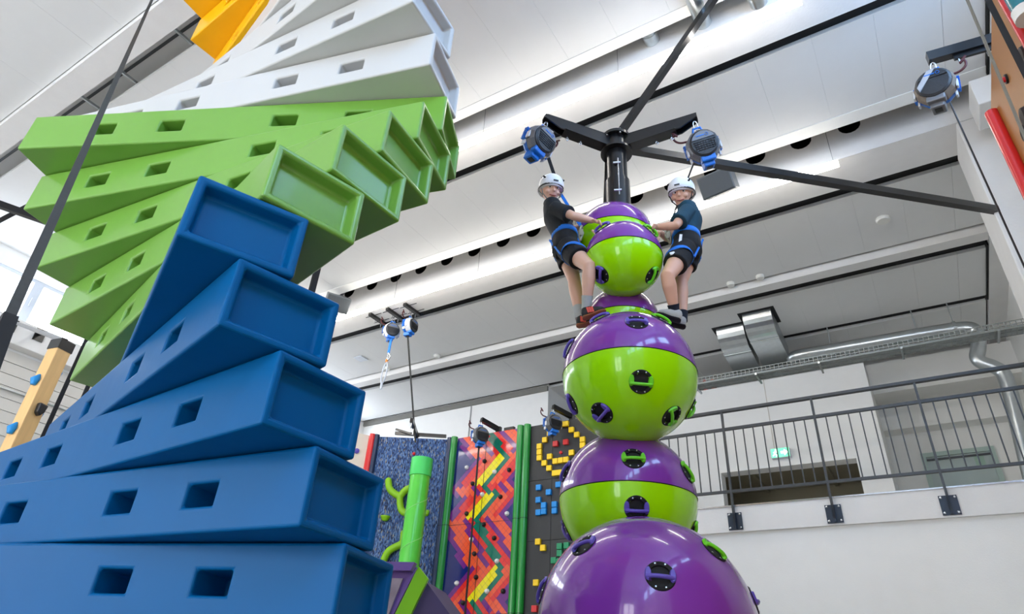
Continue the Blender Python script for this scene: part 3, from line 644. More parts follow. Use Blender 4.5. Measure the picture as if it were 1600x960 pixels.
MB().tube([q3 + V((0, 0, .03)), q3 + V((0, 0, -.07))], .02, 6).build('knot', mat('pale_rope', (196, 204, 216), .7), t)
onb_ = lambda x, y: aY(x, y, 7.75)
tag(MB().bar((PB2.x, PB2.y, GB - .52), onb_(649, 692), .035, .006, 0, (0, 1, 0)).build('hanging_strap', STRAP, None), 'long grey strap hanging from the girder belay past the blue board', 'strap')

# ================================================================== CLIMBING WALLS AT THE BACK
WT = CZ + 3.655; WY = 8.2
def wtube(p, m_, label, r=.06, z1=WT + .02, z0=0, name='edge_tube'):
    t = MB().tube([(p[0], p[1], z0), (p[0], p[1], z1)], r, 16)
    o = t.build(name, m_, None, org=(p[0], p[1], z0)); tag(o, label, 'padded tube', 'tubes edging the climbing boards')
    for zz in (1.25, 2.5, 3.75): 
        if z0 < zz < z1: MB().tube([(p[0], p[1], zz - .004), (p[0], p[1], zz + .004)], r + .0015, 16).build('tube_joint', RUB, o)
# blue board, turned towards the hall
A_, B_ = V((-7.53, 7.585, 0)), V((-6.50, 8.18, 0)); du = (B_ - A_).normalized(); nn = V((du.y, -du.x, 0))
FLE = mat('blue_flecked_cladding', (62, 92, 142), .8, bump=.6, bscale=40)
nt = FLE.node_tree; bsd = nt.nodes['Principled BSDF']
tc = nt.nodes.new('ShaderNodeTexCoord'); mp = nt.nodes.new('ShaderNodeMapping'); mp.inputs['Scale'].default_value = (115, 115, 26); nt.links.new(tc.outputs['Object'], mp.inputs[0])
vo = nt.nodes.new('ShaderNodeTexVoronoi'); vo.inputs['Scale'].default_value = 1; nt.links.new(mp.outputs[0], vo.inputs['Vector'])
cr = nt.nodes.new('ShaderNodeValToRGB'); sp = nt.nodes.new('ShaderNodeSeparateColor'); nt.links.new(vo.outputs['Color'], sp.inputs[0]); nt.links.new(sp.outputs[0], cr.inputs[0])
els = cr.color_ramp.elements; els[0].color = lin((24, 38, 70)); els[1].position = .95; els[1].color = lin((150, 140, 118))
for pos, c in ((.25, (50, 84, 140)), (.5, (88, 118, 166)), (.7, (44, 70, 118)), (.85, (110, 138, 180))): q = els.new(pos); q.color = lin(c)
cr.color_ramp.interpolation = 'CONSTANT'; nt.links.new(cr.outputs[0], bsd.inputs['Base Color'])
wbrd = empty('climbing_board', (A_ + B_) / 2, 'blue flecked climbing board with lime vines, behind the green pole', 'climbing wall', 'climbing boards along the back')
MB().prism([A_, B_, B_ - nn * .1, A_ - nn * .1], (0, 0, WT)).build('board', FLE, wbrd)
wtube(A_ - du * .03 + nn * .02, NAVY, 'navy tube at the left edge of the blue flecked board', .05); wtube(B_ + du * .02 + nn * .02, NAVY, 'navy tube at the right edge of the blue flecked board', .05)
def onb(x, y, off=.05):                         # a photo point on the blue board
    r = ray(x, y); tt = (A_ + nn * off).dot(nn) / r.dot(nn); r = r * tt; r.z += CZ; return r
def vine(pix, rad=.055):
    pts = smooth_path([onb(x, y, .07) for x, y in pix], 2); MB().tube(pts, rad, 10, dome=True).build('vine', VINE, wbrd)
vine([(607, 752), (608, 765), (618, 773), (625, 776), (625, 790), (628, 800), (640, 805)]); vine([(625, 777), (632, 767), (643, 762)]); vine([(600, 875), (606, 862), (618, 855), (630, 850), (631, 834)])
vine([(662, 800), (667, 806), (668, 800)], .03)
p = onb(602, 809, .04); MB().lathe([(0, -.06), (.04, -.05), (.075, 0), (.078, .02), (.06, .022)], p, V((0, 0, 1)), 14).build('bowl_hold', VINE, wbrd)
for x, y in ((647, 710),): p = onb(x, y, .0); MB().lathe([(.025, 0), (.025, .03), (.012, .045)], p, nn, 12).build('red_hold', RED, wbrd)
# cream board further left
C0 = A_ - du * .1; C1 = C0 + V((-.55, -1.0, 0)); cb = empty('climbing_board', C0, 'cream climbing board edge beside the red tube', 'climbing wall', 'climbing boards along the back')
MB().prism([C0, C1, C1 + V((-.1, .06, 0)), C0 + V((-.1, .06, 0))], (0, 0, WT)).build('board', BEIGE, cb)
for z_, c_ in ((CZ + 3.35, HPURP), (CZ + 2.9, HOLDB)): MB().lathe([(.05, -.02), (.04, .03), (0, .04)], C0 + (C1 - C0) * .2 + V((0, 0, z_)), V((1, -.5, 0)), 10).build('hold', c_, cb)
wtube(C0 + V((.02, -.03, 0)), RED, 'red tube left of the navy tube on the blue board', .055)
# empty belay arm on the blue board
t = empty('belay_bracket', (B_ + A_) / 2 + V((0, 0, WT)), 'empty black belay arm and crossbar on top of the blue board', 'bracket')
pm = onb(652, 680, -.05); pm.z = WT
MB().bar(onb(617, 680, -.05) + V((0, 0, .03)), onb(697, 685, -.05) + V((0, 0, .03)), .05, .05).build('crossbar', BLKM, t)
tip = pm + nn * .62 + V((0, 0, .1)); MB().bar(pm + V((0, 0, .05)), tip, .05, .07).build('arm', BLKM, t); MB().bar(onb(617, 680, -.02) + V((0, 0, .1)), onb(655, 684, .0) + V((0, 0, .02)), .03, .03).build('stay', BLKM, t)
for f_ in (.3, .6, .95): q = pm + (tip - pm) * f_ + V((0, 0, -.02)); MB().tube([q, q + V((0, 0, -.1))], .012, 6).build('eye_bolt', CHROME, t)
# zigzag printed board
X0, X1 = -6.33, -5.15
zb = empty('climbing_board', ((X0 + X1) / 2, WY, 0), 'multicoloured zigzag climbing board between green tubes', 'climbing wall', 'climbing boards along the back')
PC = [mat('print_' + n_, c_, .18, var=.05, coat=.6) for n_, c_ in (('navy', (8, 28, 110)), ('purple', (112, 30, 128)), ('red', (222, 44, 42)), ('orange', (236, 88, 52)), ('teal', (6, 112, 92)), ('yellow', (242, 226, 20)))]
MB().box((X0, WY, 0), (X1, WY + .1, WT)).build('board', PC[0], zb)
h = .05
CTL = [aY(690 + a / 3, 640 + b / 3, WY) for a, b in ((215, 95), (285, 212), (185, 350), (235, 395), (150, 505), (268, 735), (135, 905), (215, 1010), (120, 1150), (240, 1400), (140, 1700), (240, 2300))]
def centre(z):
    for a, b in zip(CTL[:-1], CTL[1:]):
        if b.z <= z <= a.z: f_ = (a.z - z) / (a.z - b.z); return a.x + (b.x - a.x) * f_, b.x > a.x
    return CTL[0].x, True
def pcol(i, j):
    x_ = X0 + i * h; z_ = j * h; c_, right = centre(z_); s_ = (x_ - c_) / (2 * h)
    lst = ((-99, 0), (-5.2, 1), (-3.9, 2), (-2.6, 3), (-1.0, 5), (.6, 4), (1.6, 3), (3.2, 2), (4.4, 1), (5.6, 0)) if not right else ((-99, 0), (-6.4, 1), (-5.2, 3), (-3.4, 3), (-2.4, 1), (-1.4, 2), (-.6, 4), (.9, 2), (2.2, 1), (3.2, 3), (4.8, 1), (5.8, 0))
    k = 0
    for lo, c in lst:
        if s_ >= lo: k = c
    return k
lines = MB(); nh = int((X1 - X0) / h) + 1; nv_ = int(WT / h) + 1; quads = {0: MB(), 1: MB()}
SEAMX = [X0 + .58]
for j in range(nv_ + 1):
    for i in range(nh + 1):
        if (i + j) % 2: continue
        cx, cz_ = X0 + i * h, j * h; e_ = h * .97
        poly = [(max(X0, min(X1, cx + dx * e_)), min(WT, max(0, cz_ + dz_ * e_))) for dx, dz_ in ((0, -1), (1, 0), (0, 1), (-1, 0))]
        quads[0].add([(a, WY - .004, b) for a, b in poly], [(0, 1, 2, 3)], pcol(i, j))
tiles = quads[0].build('printed_tiles', PC, zb); tiles['kind'] = 'stuff'
jm = MB().box((SEAMX[0] - .004, WY - .006, 0), (SEAMX[0] + .004, WY - .003, WT))
for zz in (1.25, 2.5, 3.75): jm.box((X0, WY - .006, zz - .003), (X1, WY - .003, zz + .003))
jm.build('board_joint', RUB, zb)
sc_ = 1 / 3.0
for n_, lst in (('w', ((120, 274), (250, 294), (192, 400), (308, 490), (141, 611), (261, 713), (73, 816), (214, 854))), ('k', ((203, 244), (318, 285), (147, 349), (277, 411), (119, 490), (199, 541), (248, 604), (155, 678), (163, 788), (290, 853), (101, 908)))):
    for x, y in lst:
        p = aY(690 + x * sc_, 640 + y * sc_, WY - .004); MB().lathe([(.036, 0), (.034, .02), (.02, .045), (0, .052)], p, V((0, -1, 0)), 10).build('hold', mat('hold_white', (232, 232, 230), .4) if n_ == 'w' else BLKP, zb)
wtube((X0 - .05, WY - .03), TGREEN, 'green tube at the left edge of the zigzag board', .055); wtube((X1 + .05, WY - .03), TGREEN, 'green tube at the right edge of the zigzag board', .055); wtube((X1 + .175, WY - .03), TGREEN, 'green tube at the left edge of the black pixel board', .055)
tag(MB().box((X0 - .2, WY + .05, 0), (X0 - .09, WY + .15, WT)).build('filler_post', mat('filler_grey', (78, 78, 78), .7), None), 'dark grey filler strip between the blue and zigzag boards', 'post')
# black board with pixel blocks
X2, X3 = -4.96, -3.75
kb = empty('climbing_board', ((X2 + X3) / 2, WY, 0), 'black climbing board with coloured pixel block holds', 'climbing wall', 'climbing boards along the back')
zs = [0, aY(850, 845, WY).z, aY(850, 750, WY).z, WT]; xm = aY(862, 760, WY).x
KB = mat('black_board', (40, 42, 45), .5, var=.08)
for z0, z1 in zip(zs[:-1], zs[1:]):
    for a, b in ((X2, xm), (xm, X3)): MB().box((a + .003, WY, z0 + .003), (b - .003, WY + .06, z1 - .003)).build('panel', KB, kb)
MB().box((X2, WY + .02, 0), (X3, WY + .1, WT)).build('backing', RUB, kb)
pc = {'y': mat('block_yellow', (246, 206, 24), .4), 'r': mat('block_red', (214, 52, 52), .4), 'b': mat('block_blue', (20, 138, 218), .4), 'g': mat('block_green', (20, 138, 92), .4)}
pb = {k: MB().box((-.041, -.045, -.041), (.041, 0, .041)).mesh('pixel_block', m_) for k, m_ in pc.items()}
PX = {'y': ((100, 28), (75, 62), (47, 95), (47, 125), (47, 155), (100, 148), (72, 182), (97, 208), (129, 172), (157, 168), (185, 164), (126, 234), (150, 231), (213, 128), (270, 60), (270, 90), (240, 35), (212, 10), (135, -15), (160, -18), (185, -21), (40, 588), (66, 620), (30, 800)),
      'r': ((130, 82), (183, 73), (22, 935)), 'b': ((43, 308), (95, 332), (42, 372), (70, 400), (42, 437), (70, 432), (145, 293), (125, 395), (125, 428)), 'g': ((152, 612), (188, 608), (152, 648), (122, 685), (150, 690))}
for k, lst in PX.items():
    for x, y in lst: p = aY(830 + x / 3.311, 670 + y / 3.311, WY); o = inst('pixel_block', pb[k], kb, p - wloc(kb)); bev(o, .006)
p = aY(877, 708, WY); MB().lathe([(.025, 0), (.025, .02), (.012, .03)], p, V((0, -1, 0)), 12).build('red_button', RED, kb)
# arms with belays above the boards
for (px, py, ex, ey, lab) in ((752, 656, 779, 676, 'zigzag'), (864, 636, 894, 656, 'black pixel')):
    r_ = aY(ex, ey, WY + .05); base = V((r_.x, WY + .05, WT)); tp = ray(px, py); zt = WT + .13 - CZ; tp = tp * (zt / tp.z); tp.z += CZ
    t = empty('belay_bracket', base, 'black belay arm reaching out over the %s board' % lab, 'bracket')
    MB().bar(base + V((0, 0, .06)), tp, .06, .07).build('arm', BLKM, t); MB().box((base.x - .04, base.y - .03, WT - .2), (base.x + .04, base.y + .03, WT + .1)).build('upright', BLKM, t)
    MB().box((base.x + .12, base.y - .03, WT), (base.x + .3, base.y + .03, WT + .06)).build('foot', BLKM, t)
    b_ = belay(tp + V((0, 0, -.03)), RV * .65 - DV * .75, 'blue and grey auto belay hanging over the %s board' % lab)
    if lab == 'zigzag': tag(MB().bar(tp + V((0, 0, -.46)), (tp.x, tp.y, .9), .03, .006, 0, (0, 1, 0)).build('hanging_strap', STRAPK, None), 'thin dark strap hanging down in front of the zigzag board', 'strap')
# green climbing pole in front of the blue board
gp = aY(660, 718, 7.45); gt = empty('climbing_pole', (gp.x, gp.y, 0), 'bright green climbing pole with a mint cap before the blue board', 'climbing pole')
MB().tube([(gp.x, gp.y, 0), (gp.x, gp.y, gp.z - .26)], .15, 28).build('shaft', PIPEG, gt)
MB().tube([(gp.x, gp.y, gp.z - .27), (gp.x, gp.y, gp.z)], .165, 28).build('cap', PIPEC, gt, bevel=.012)
sp_ = [V((gp.x + .151 * math.cos(a), gp.y + .151 * math.sin(a), .2 + a * .085)) for a in [k * .25 for k in range(int((gp.z - .5) / .085 / .25))]]
MB().tube(sp_, .005, 5).build('spiral_seam', mat('seam_light_green', (150, 226, 130), .4), gt)

# ================================================================== KIOSK
kd = 4.2; kp = aD(656, 887, kd); kt = empty('display_stand', (kp.x, kp.y, 0), 'purple display stand with lime green edge beside the blue blocks', 'display stand')
lat = lambda s_, z_: V((kp.x, kp.y, 0)) + RV * s_ + V((0, 0, z_))
b2 = aD(620, 960, kd); sl = ((b2 - kp).dot(RV)) / (kp.z - b2.z); c2 = aD(702, 962, kd); sr = ((c2 - kp).dot(RV)) / (kp.z - c2.z); hz_ = kp.z
MB().prism([lat(.05, hz_ - .08), lat(.05 + sr * (hz_ - 1.6), 1.6), lat(.05 + sr * (hz_ - 1.6), 0), lat(sl * hz_ + .06, 0)], DV * .5).build('side_panel', KPURP, kt)
MB().prism([lat(0, hz_), lat(.07, hz_ - .07), lat(.07 + sl * (hz_ - .1), 0), lat(sl * hz_, 0)], DV * -.03).build('lime_edge', KLIME, kt)
ld = -RV * .9 + DV * .05
MB().prism([lat(-.02, hz_), lat(-.02 + sl * hz_, 0), lat(-.02 + sl * hz_, 0) + ld, lat(-.02, hz_) + ld], DV * .04).build('frame', KLIL, kt)
MB().prism([lat(-.05 + sl * .12, hz_ - .07), lat(-.05 + sl * .5, hz_ - .6), lat(-.05 + sl * .5, hz_ - .6) + ld * .9, lat(-.05 + sl * .12, hz_ - .07) + ld * .9], DV * -.012).build('picture', mat('picture_mauve', (178, 160, 168), .15, var=.5, scale=7, coat=.5), kt)
MB().prism([lat(-.02, hz_ + .02), lat(-.04, hz_ - .03), lat(-.04, hz_ - .03) + ld, lat(-.02, hz_ + .02) + ld], DV * -.06).build('top_rail', KLIL, kt)

# ================================================================== LEFT: TIMBER POST AND STAYS
wp = aX(99, 536, -6.0); va = V((-.944, .33, 0)); la = V((.33, .944, 0)); ang = R(31)
fd = (la * math.cos(ang) + va * math.sin(ang)); gd = V((-fd.y, fd.x, 0)); hs_ = .062
wt = empty('timber_post', (wp.x, wp.y, 0), 'square pine climbing post with blue and black holds at left', 'climbing post')
MB().obox((wp.x, wp.y, (wp.z - .08) / 2), fd, gd, V((0, 0, 1)), hs_, hs_, (wp.z - .08) / 2).build('post', WOODM, wt, bevel=.006)
MB().obox((wp.x, wp.y, wp.z - .04), fd, gd, V((0, 0, 1)), hs_ + .005, hs_ + .005, .045).build('cap', BLKM, wt)
nr = fd.cross(V((0, 0, 1))); nr = nr if nr.dot(va) < 0 else -nr         # outward normal of the right face
nl = -fd
for zz in (.62, 1.22, 1.75, 2.2): 
    c = V((wp.x, wp.y, wp.z - zz)) + nr * hs_ + fd * .01
    MB().prism([c + fd * -.035 + V((0, 0, .05)), c + fd * .04 + V((0, 0, .045)), c + fd * .03 + V((0, 0, -.02)), c + V((0, 0, -.06)), c + fd * -.03 + V((0, 0, -.03))], nr * .05).build('black_hold', BLKP, wt, bevel=.012)
for zz in (.38, .8, 1.2, 1.6): c = V((wp.x, wp.y, wp.z - zz)) + nl * hs_; MB().loft([(c + V((0, 0, -.05)) + nl * .02, gd * .02, nl * .02), (c + nl * .02, gd * .04, nl * .035), (c + V((0, 0, .05)), gd * .01, nl * .01)], 10).build('blue_hold', HOLDB, wt)
for zz in (.25, .62, 1.05): c = V((wp.x, wp.y, wp.z - zz)) + fd * hs_; MB().loft([(c + V((0, 0, -.04)) + fd * .01, gd * .02, fd * .02), (c + fd * .01, gd * .03, fd * .03), (c + V((0, 0, .04)), gd * .01, fd * .01)], 10).build('blue_hold', HOLDB, wt)
LX = XL + .22
for i_, (x, y) in enumerate(((18, 507), (62, 523))):
    q = aX(x, y, LX); t = empty('wall_stay', q, 'black steel stay from wall ledge to the timber post, %s one' % ('left' if i_ == 0 else 'right'), 'stay', 'stays of the timber post')
    MB().box((LX, q.y - .07, q.z - .11), (LX + .02, q.y + .07, q.z + .08)).build('plate', BLKM, t); MB().bar(q + V((.03, 0, .03)), V((wp.x, wp.y, wp.z + .02)), .045, .045).build('bar', BLKM, t)
# black frame bar seen left of the green blocks, and dark straps
tag(MB().bar(aX(-40, 306, -6.6), aX(90, 352, -6.6), .055, .06).build('frame_bar', BLKM, None), 'black steel bar behind the left ends of green blocks', 'bar'); tag(MB().bar(aX(-10, 350, -8), aX(70, 308, -8), .05, .05).build('frame_bar', BLKM, None), 'thin black bar crossing behind the steel bar at far left', 'bar')
for i_, (a, b) in enumerate((((106, 596), (60, 697)), ((138, 603), (120, 645)))):
    P0 = aX(*a, -5.2); tag(MB().bar((P0.x, P0.y, P0.z + .9), (P0.x, P0.y, .3), .03, .006).build('hanging_strap', STRAPK, None), 'black strap hanging right of the timber post, %s of two' % ('left' if i_ == 0 else 'right'), 'strap')
P0 = aX(492, 436, -3.6); tag(MB().bar((P0.x, P0.y, ZC), (P0.x, P0.y, .5), .05, .02).build('hanging_strap', STRAPK, None), 'short bit of black strap showing right of the upper blue block', 'strap')
r0 = ray(240, -6) * (6.0 / F); r1 = ray(12, 502) * (1.22 / F); r2 = ray(-40, 640) * (1.05 / F)
for q in (r0, r1, r2): q.z += CZ
t = empty('tether_strap', r2, 'long black strap slanting across in front of the block tower', 'strap'); MB().bar(r0, r1, .019, .01).build('strap', STRAP, t); MB().bar(r1 + (r1 - r2) * .05, r2, .025, .02).build('thick_end', STRAPK, t)

# ================================================================== RIGHT: TAN BOARD, TUBES, BELAY
BXR = 1.02
tb = empty('climbing_board', (BXR, 3, 0), 'tan climbing board at the right edge with red tubes', 'climbing wall')
MB().box((BXR, 1.2, 0), (BXR + .1, 4.29, WT)).build('board', BROWN, tb)
for x, y in ((1606, 85), (1606, 180), (1607, 206)): p = aX(x, y, BXR); MB().lathe([(.06, 0), (.05, .03), (.0, .04)], p, V((-1, 0, 0)), 14).build('dark_hold', mat('dark_brown_hold', (36, 22, 14), .6), tb)
p = aX(1574, 123, BXR); MB().lathe([(.03, 0), (.03, .012)], p, V((-1, 0, 0)), 14).lathe([(.018, .012), (.016, .03), (0, .034)], p, V((-1, 0, 0)), 12, 1).build('red_button', [BLKP, RED], tb)
q = aX(1549, 176, BXR - .03); wtube((BXR - .03, q.y), RED, 'red tube at the far edge of the tan board', .04, q.z)
q = aX(1584, 31, BXR - .02); wtube((BXR - .02, q.y), RED, 'red tube along the near part of the tan board', .02, WT + .3)
q = aX(1604, 22, BXR - .1); t = empty('teal_roller', q, 'teal tube with a white end cap at upper right edge', 'tube')
MB().tube([q + V((0, 0, 0)), q + V((0, 0, .8))], .045, 18).build('tube', TEAL, t); MB().lathe([(.052, -.03), (.052, .03)], q, n=18).build('end_cap', mat('cap_white', (222, 222, 218), .5), t)
a0 = aZ(1449, 92, CZ + 4.3); a1 = V((1.3, aZ(1553, 64, CZ + 4.3).y, CZ + 4.3))
t = empty('belay_bracket', a1, 'black belay arm at the top of the tan board', 'bracket')
MB().bar(a0, a1, .06, .09).build('arm', BLKM, t); MB().bar(a0 + (a1 - a0) * .3 + V((0, 0, -.06)), a0 + (a1 - a0) * .8 + V((0, 0, -.06)), .02, .06).build('gusset', BLKM, t)
MB().tube([(1.3, a1.y, 0), (1.3, a1.y, CZ + 4.4)], .04, 14).build('upright', mat('upright_grey_blue', (150, 168, 182), .4, .4), t)
for f_ in (.35, .7): q = a0 + (a1 - a0) * f_; MB().tube([q + V((0, 0, -.07)), q + V((0, 0, -.14))], .008, 6).build('eye_bolt', CHROME, t)
belay(a0 + V((.02, 0, -.05)), V((-.15, -.75, -.1)) , 'black and grey auto belay hanging beside the tan board', 'k', roll=-10)
q = aZ(1484, 160, CZ + 3.75); tag(MB().tube([q, (q.x + .05, q.y - .02, .6)], .006, 6).build('belay_cable', BLKP, None), 'thin black cable running down from the right auto belay', 'cable')
q0, q1 = aX(1508, -8, .82), aX(1612, 240, .82); tag(MB().bar(q0, q1, .028, .008).build('slack_strap', STRAPG, None), 'light grey strap slanting down across the tan board', 'strap')
q0, q1 = ray(1541, -6) * (3.4 / F), ray(1612, 134) * (2.8 / F); q0.z += CZ; q1.z += CZ
tag(MB().bar(q0, q1, .026, .012).build('slack_strap', STRAPK, None), 'dark grey strap slanting across the upper right corner', 'strap')
# ================================================================== THE TWO CLIMBERS
UZ = V((0, 0, 1)); X = aD
def remesh(o, vox, it=6, fac=.5):
    m_ = o.modifiers.new('union', 'REMESH'); m_.mode = 'VOXEL'; m_.voxel_size = vox; m_.use_smooth_shade = True
    s_ = o.modifiers.new('smooth', 'SMOOTH'); s_.factor = fac; s_.iterations = it
def ring(mb, c, a, b, up, h, th, mi=0, n=24):
    a1, b1 = a * (1 + th / a.length), b * (1 + th / b.length)
    mb.loft([(c - up * h / 2, a, b), (c - up * h / 2, a1, b1), (c + up * h / 2, a1, b1), (c + up * h / 2, a, b)], n, mi, cap=False)
def limb(mb, pts, rads, n=14): mb.tube(pts, rads, n, dome=True)
def along(p, q, t): return p + (q - p) * t
def hand(mb, wr, gp_, bd, nout):
    f_ = (gp_ - wr); L = f_.length; f_.normalize(); side = bd.normalized(); up_ = nout
    kn = gp_ - f_ * .012 + up_ * .014
    mb.loft([(wr, side * .02, up_ * .016), (along(wr, kn, .35), side * .03, up_ * .016), (along(wr, kn, .75), side * .037, up_ * .014), (kn, side * .036, up_ * .011)], 12)
    for k, (o_, ln) in enumerate(((-.028, .85), (-.0095, 1.0), (.0095, .95), (.027, .78))):
        b0 = kn + side * o_
        mb.tube([b0 - f_ * .01, b0 + f_ * .026 * ln + up_ * .006, b0 + f_ * .042 * ln - up_ * .012, b0 + f_ * .03 * ln - up_ * .03], [.0085, .008, .0075, .0065], 8, dome=True)
    tb_ = along(wr, kn, .45) + side * .03 * (1 if side.dot(UZ) < 0 else -1)
    sg = 1 if side.dot(UZ) < 0 else -1
    mb.tube([tb_, tb_ + side * .016 * sg + f_ * .025 - up_ * .006, tb_ + side * .006 * sg + f_ * .05 - up_ * .02], [.0105, .0095, .0075], 8, dome=True)
def shoe(t, heel, toe, up_, m_up, m_sole, stripes):
    f_ = (toe - heel); L = f_.length; f_.normalize(); s_ = f_.cross(up_).normalized(); u_ = s_.cross(f_)
    if u_.z < 0: u_ = -u_
    P = lambda x, z: heel + f_ * (x * L) + u_ * z
    up = MB(); up.loft([(P(-.03, .035), s_ * .02, u_ * .022), (P(.04, .04), s_ * .031, u_ * .04), (P(.2, .046), s_ * .034, u_ * .048), (P(.38, .044), s_ * .034, u_ * .044), (P(.55, .036), s_ * .036, u_ * .034), (P(.75, .03), s_ * .039, u_ * .026), (P(.92, .026), s_ * .032, u_ * .02), (P(1.02, .022), s_ * .014, u_ * .012)], 16)
    o = up.build('shoe', m_up, t); remesh(o, .006, 3)
    so = MB().loft([(P(-.04, .006), s_ * .016, u_ * .009), (P(.05, .006), s_ * .034, u_ * .012), (P(.4, .006), s_ * .033, u_ * .011), (P(.75, .006), s_ * .043, u_ * .011), (P(.95, .008), s_ * .034, u_ * .01), (P(1.05, .012), s_ * .012, u_ * .007)], 16)
    so.build('sole', m_sole, o)
    if stripes:
        for k in range(3):
            for sg in (-1, 1):
                c = P(.3 + k * .1, .04 - k * .004) + s_ * sg * (.034 + .001 * k); MB().obox(c, f_, u_, s_, .007, .022, .004).build('stripe', stripes, o)
    la = MB()
    for k in range(4): c = P(.4 + k * .07, .078 - k * .011); la.tube([c - s_ * .018, c + u_ * .004, c + s_ * .018], .003, 5)
    la.build('laces', WSTR if m_up is SHOEG else SHOEK, o)
def person(name, label, D, spine, shr, shl, head_c, hf, hup, armN, armF, legN, legF, skin, tee, sock, shoem, solem, stripes, face, near_sign, grips, feet, beltdir):
    feet_z = min(feet[0][0].z, feet[1][0].z)
    t = empty(name, (feet[0][0].x, feet[0][0].y, feet_z), label, 'person')
    pel, wai, che, sho, nek = spine
    lat_ = (shr - shl).normalized()                                       # towards the near shoulder
    def sec(c, upd, wa, wb):
        fa = upd.cross(lat_).normalized(); la_ = fa.cross(upd).normalized(); return (c, la_ * wa, fa * wb)
    d1 = (wai - pel).normalized(); d2 = (che - wai).normalized(); d3 = (nek - che).normalized()
    # ---- skin: one continuous body
    b = MB()
    b.loft([sec(pel - d1 * .07, d1, .09, .07), sec(pel, d1, .125, .09), sec(wai, d1, .11, .075), sec(che, d2, .13, .085), sec(sho, d3, .13, .065), sec(nek, d3, .05, .045)], 20)
    limb(b, [nek - d3 * .03, along(nek, head_c, .55)], [.045, .042])
    hr = hf.cross(hup).normalized(); hu = hr.cross(hf).normalized(); hf = hf.normalized(); H = lambda x, y, z: head_c + hr * x + hf * y + hu * z
    b.ell(head_c, hr * .074, hf * .09, hu * .1, 20); b.ell(H(0, .022, -.05), hr * .056, hf * .062, hu * .062, 18); b.ell(H(0, .052, -.088), hr * .028, hf * .028, hu * .02, 12)
    b.tube([H(0, .084, .006), H(0, .096, -.014), H(0, .103, -.03)], [.007, .009, .0125], 8, dome=True)
    for sx in (-1, 1):
        b.ell(H(sx * .076, -.008, -.016), hr * .01, hf * .02, hu * .03, 10); b.ell(H(sx * .04, .062, -.035), hr * .02, hf * .02, hu * .02, 10)
        b.ell(H(sx * .03, .078, .022), hr * .02, hf * .01, hu * .007, 8)
    for (S_, E_, W_) in (armN, armF):
        limb(b, [S_, along(S_, E_, .4), E_, along(E_, W_, .3), W_], [.046, .04, .033, .034, .023])
    for (wr, gpt, bd, no) in grips: hand(b, wr, gpt, bd, no)
    for (Hp, K, A_k) in (legN, legF):
        limb(b, [Hp, along(Hp, K, .45), K, along(K, A_k, .3), along(K, A_k, .7), A_k, A_k - (K - A_k).normalized() * .03], [.08, .067, .049, .05, .04, .031, .031], 16)
    o = b.build('body', skin, t); remesh(o, .005, 5, .5)
    # ---- face
    for sx in (-1, 1):
        ey = MB().ell(H(sx * .031, .0735, -.001), hr * .0155, hf * .011, hu * .0085, 12).build('eye', EYEW, o)
        MB().ell(H(sx * .031 + face * .004, .0825, -.001), hr * .0068, hf * .0035, hu * .0068, 10).build('iris', IRIS, ey)
        MB().tube([H(sx * .048, .072, .02), H(sx * .032, .086, .025), H(sx * .016, .086, .02)], .0042, 6, dome=True).build('eyebrow', HAIR, o)
    MB().tube([H(-.024, .077, -.062), H(-.01, .087, -.066), H(.01, .087, -.066), H(.024, .077, -.062)], .0055, 6, dome=True).build('mouth', LIP, o)
    hm = MB().loft([(H(0, -.012, z_), hr * (.0765 * k), hf * (.089 * k)) for z_, k in ((-.055, .8), (-.03, .95), (0, 1.0), (.03, 1.0), (.07, .8))], 20); hm.build('hair', HAIR, o)
    # ---- helmet
    hel = MB(); secs = []
    for i_ in range(9):
        a_ = i_ * math.pi / 2 / 8 * .985; k = math.cos(a_); secs.append((H(0, -.006, .03 + math.sin(a_) * .1), hr * (.1 * k + .002), hf * (.122 * k + .002)))
    hel.loft([(H(0, -.008, .004), hr * .098, hf * .119)] + secs, 28)
    he = hel.build('helmet', HELM, t)
    for p in he.data.vertices:
        q = p.co + wloc(t) - head_c; back = -q.dot(hf); zz = q.dot(hu)
        if zz < .02: p.co += hu * (-.05 * max(0, back / .12) + .014 * max(0, -back / .12) - .006)
    rim = MB()
    tl_ = (hu - hf * .26).normalized(); ring(rim, H(0, -.008, -.004), hr * .1, hr.cross(tl_).normalized() * .124, tl_, .012, .004); rim.build('rim', BLKP, he)
    for sx in (-1, 1):
        for (y_, z_, w_) in ((.05, .075, .016), (.012, .088, .018), (-.03, .085, .018)):
            c = H(sx * .08 * (1 - z_ * 2.2) + sx * .012, y_, z_); n_ = (c - head_c).normalized(); ff = (hf - n_ * hf.dot(n_)).normalized(); MB().ell(c, ff * w_, n_.cross(ff) * .008, n_ * .012, 10).build('vent', RUB, he)
        MB().tube([H(sx * .088, .03, -.01), H(sx * .075, .04, -.055), H(sx * .035, .06, -.1), H(0, .072, -.112)], .0045, 6).build('chin_strap', STRAPG if near_sign > 0 else STRAPK, he)
        MB().tube([H(sx * .088, -.05, -.02), H(sx * .075, .03, -.06)], .0045, 6).build('chin_strap', STRAPG if near_sign > 0 else STRAPK, he)
    c = H(0, .112, .05); MB().obox(c, hr, hu, hf, .02, .006, .008).build('badge', RAILM, he)
    # ---- shirt
    s_ = MB()
    s_.loft([sec(wai - d1 * .035, d1, .135, .1), sec(wai + d2 * .04, d2, .132, .095), sec(along(wai, che, .6), d2, .14, .1), sec(che, d2, .148, .102), sec(sho, d3, .15, .08), sec(along(sho, nek, .8), d3, .075, .062)], 22)
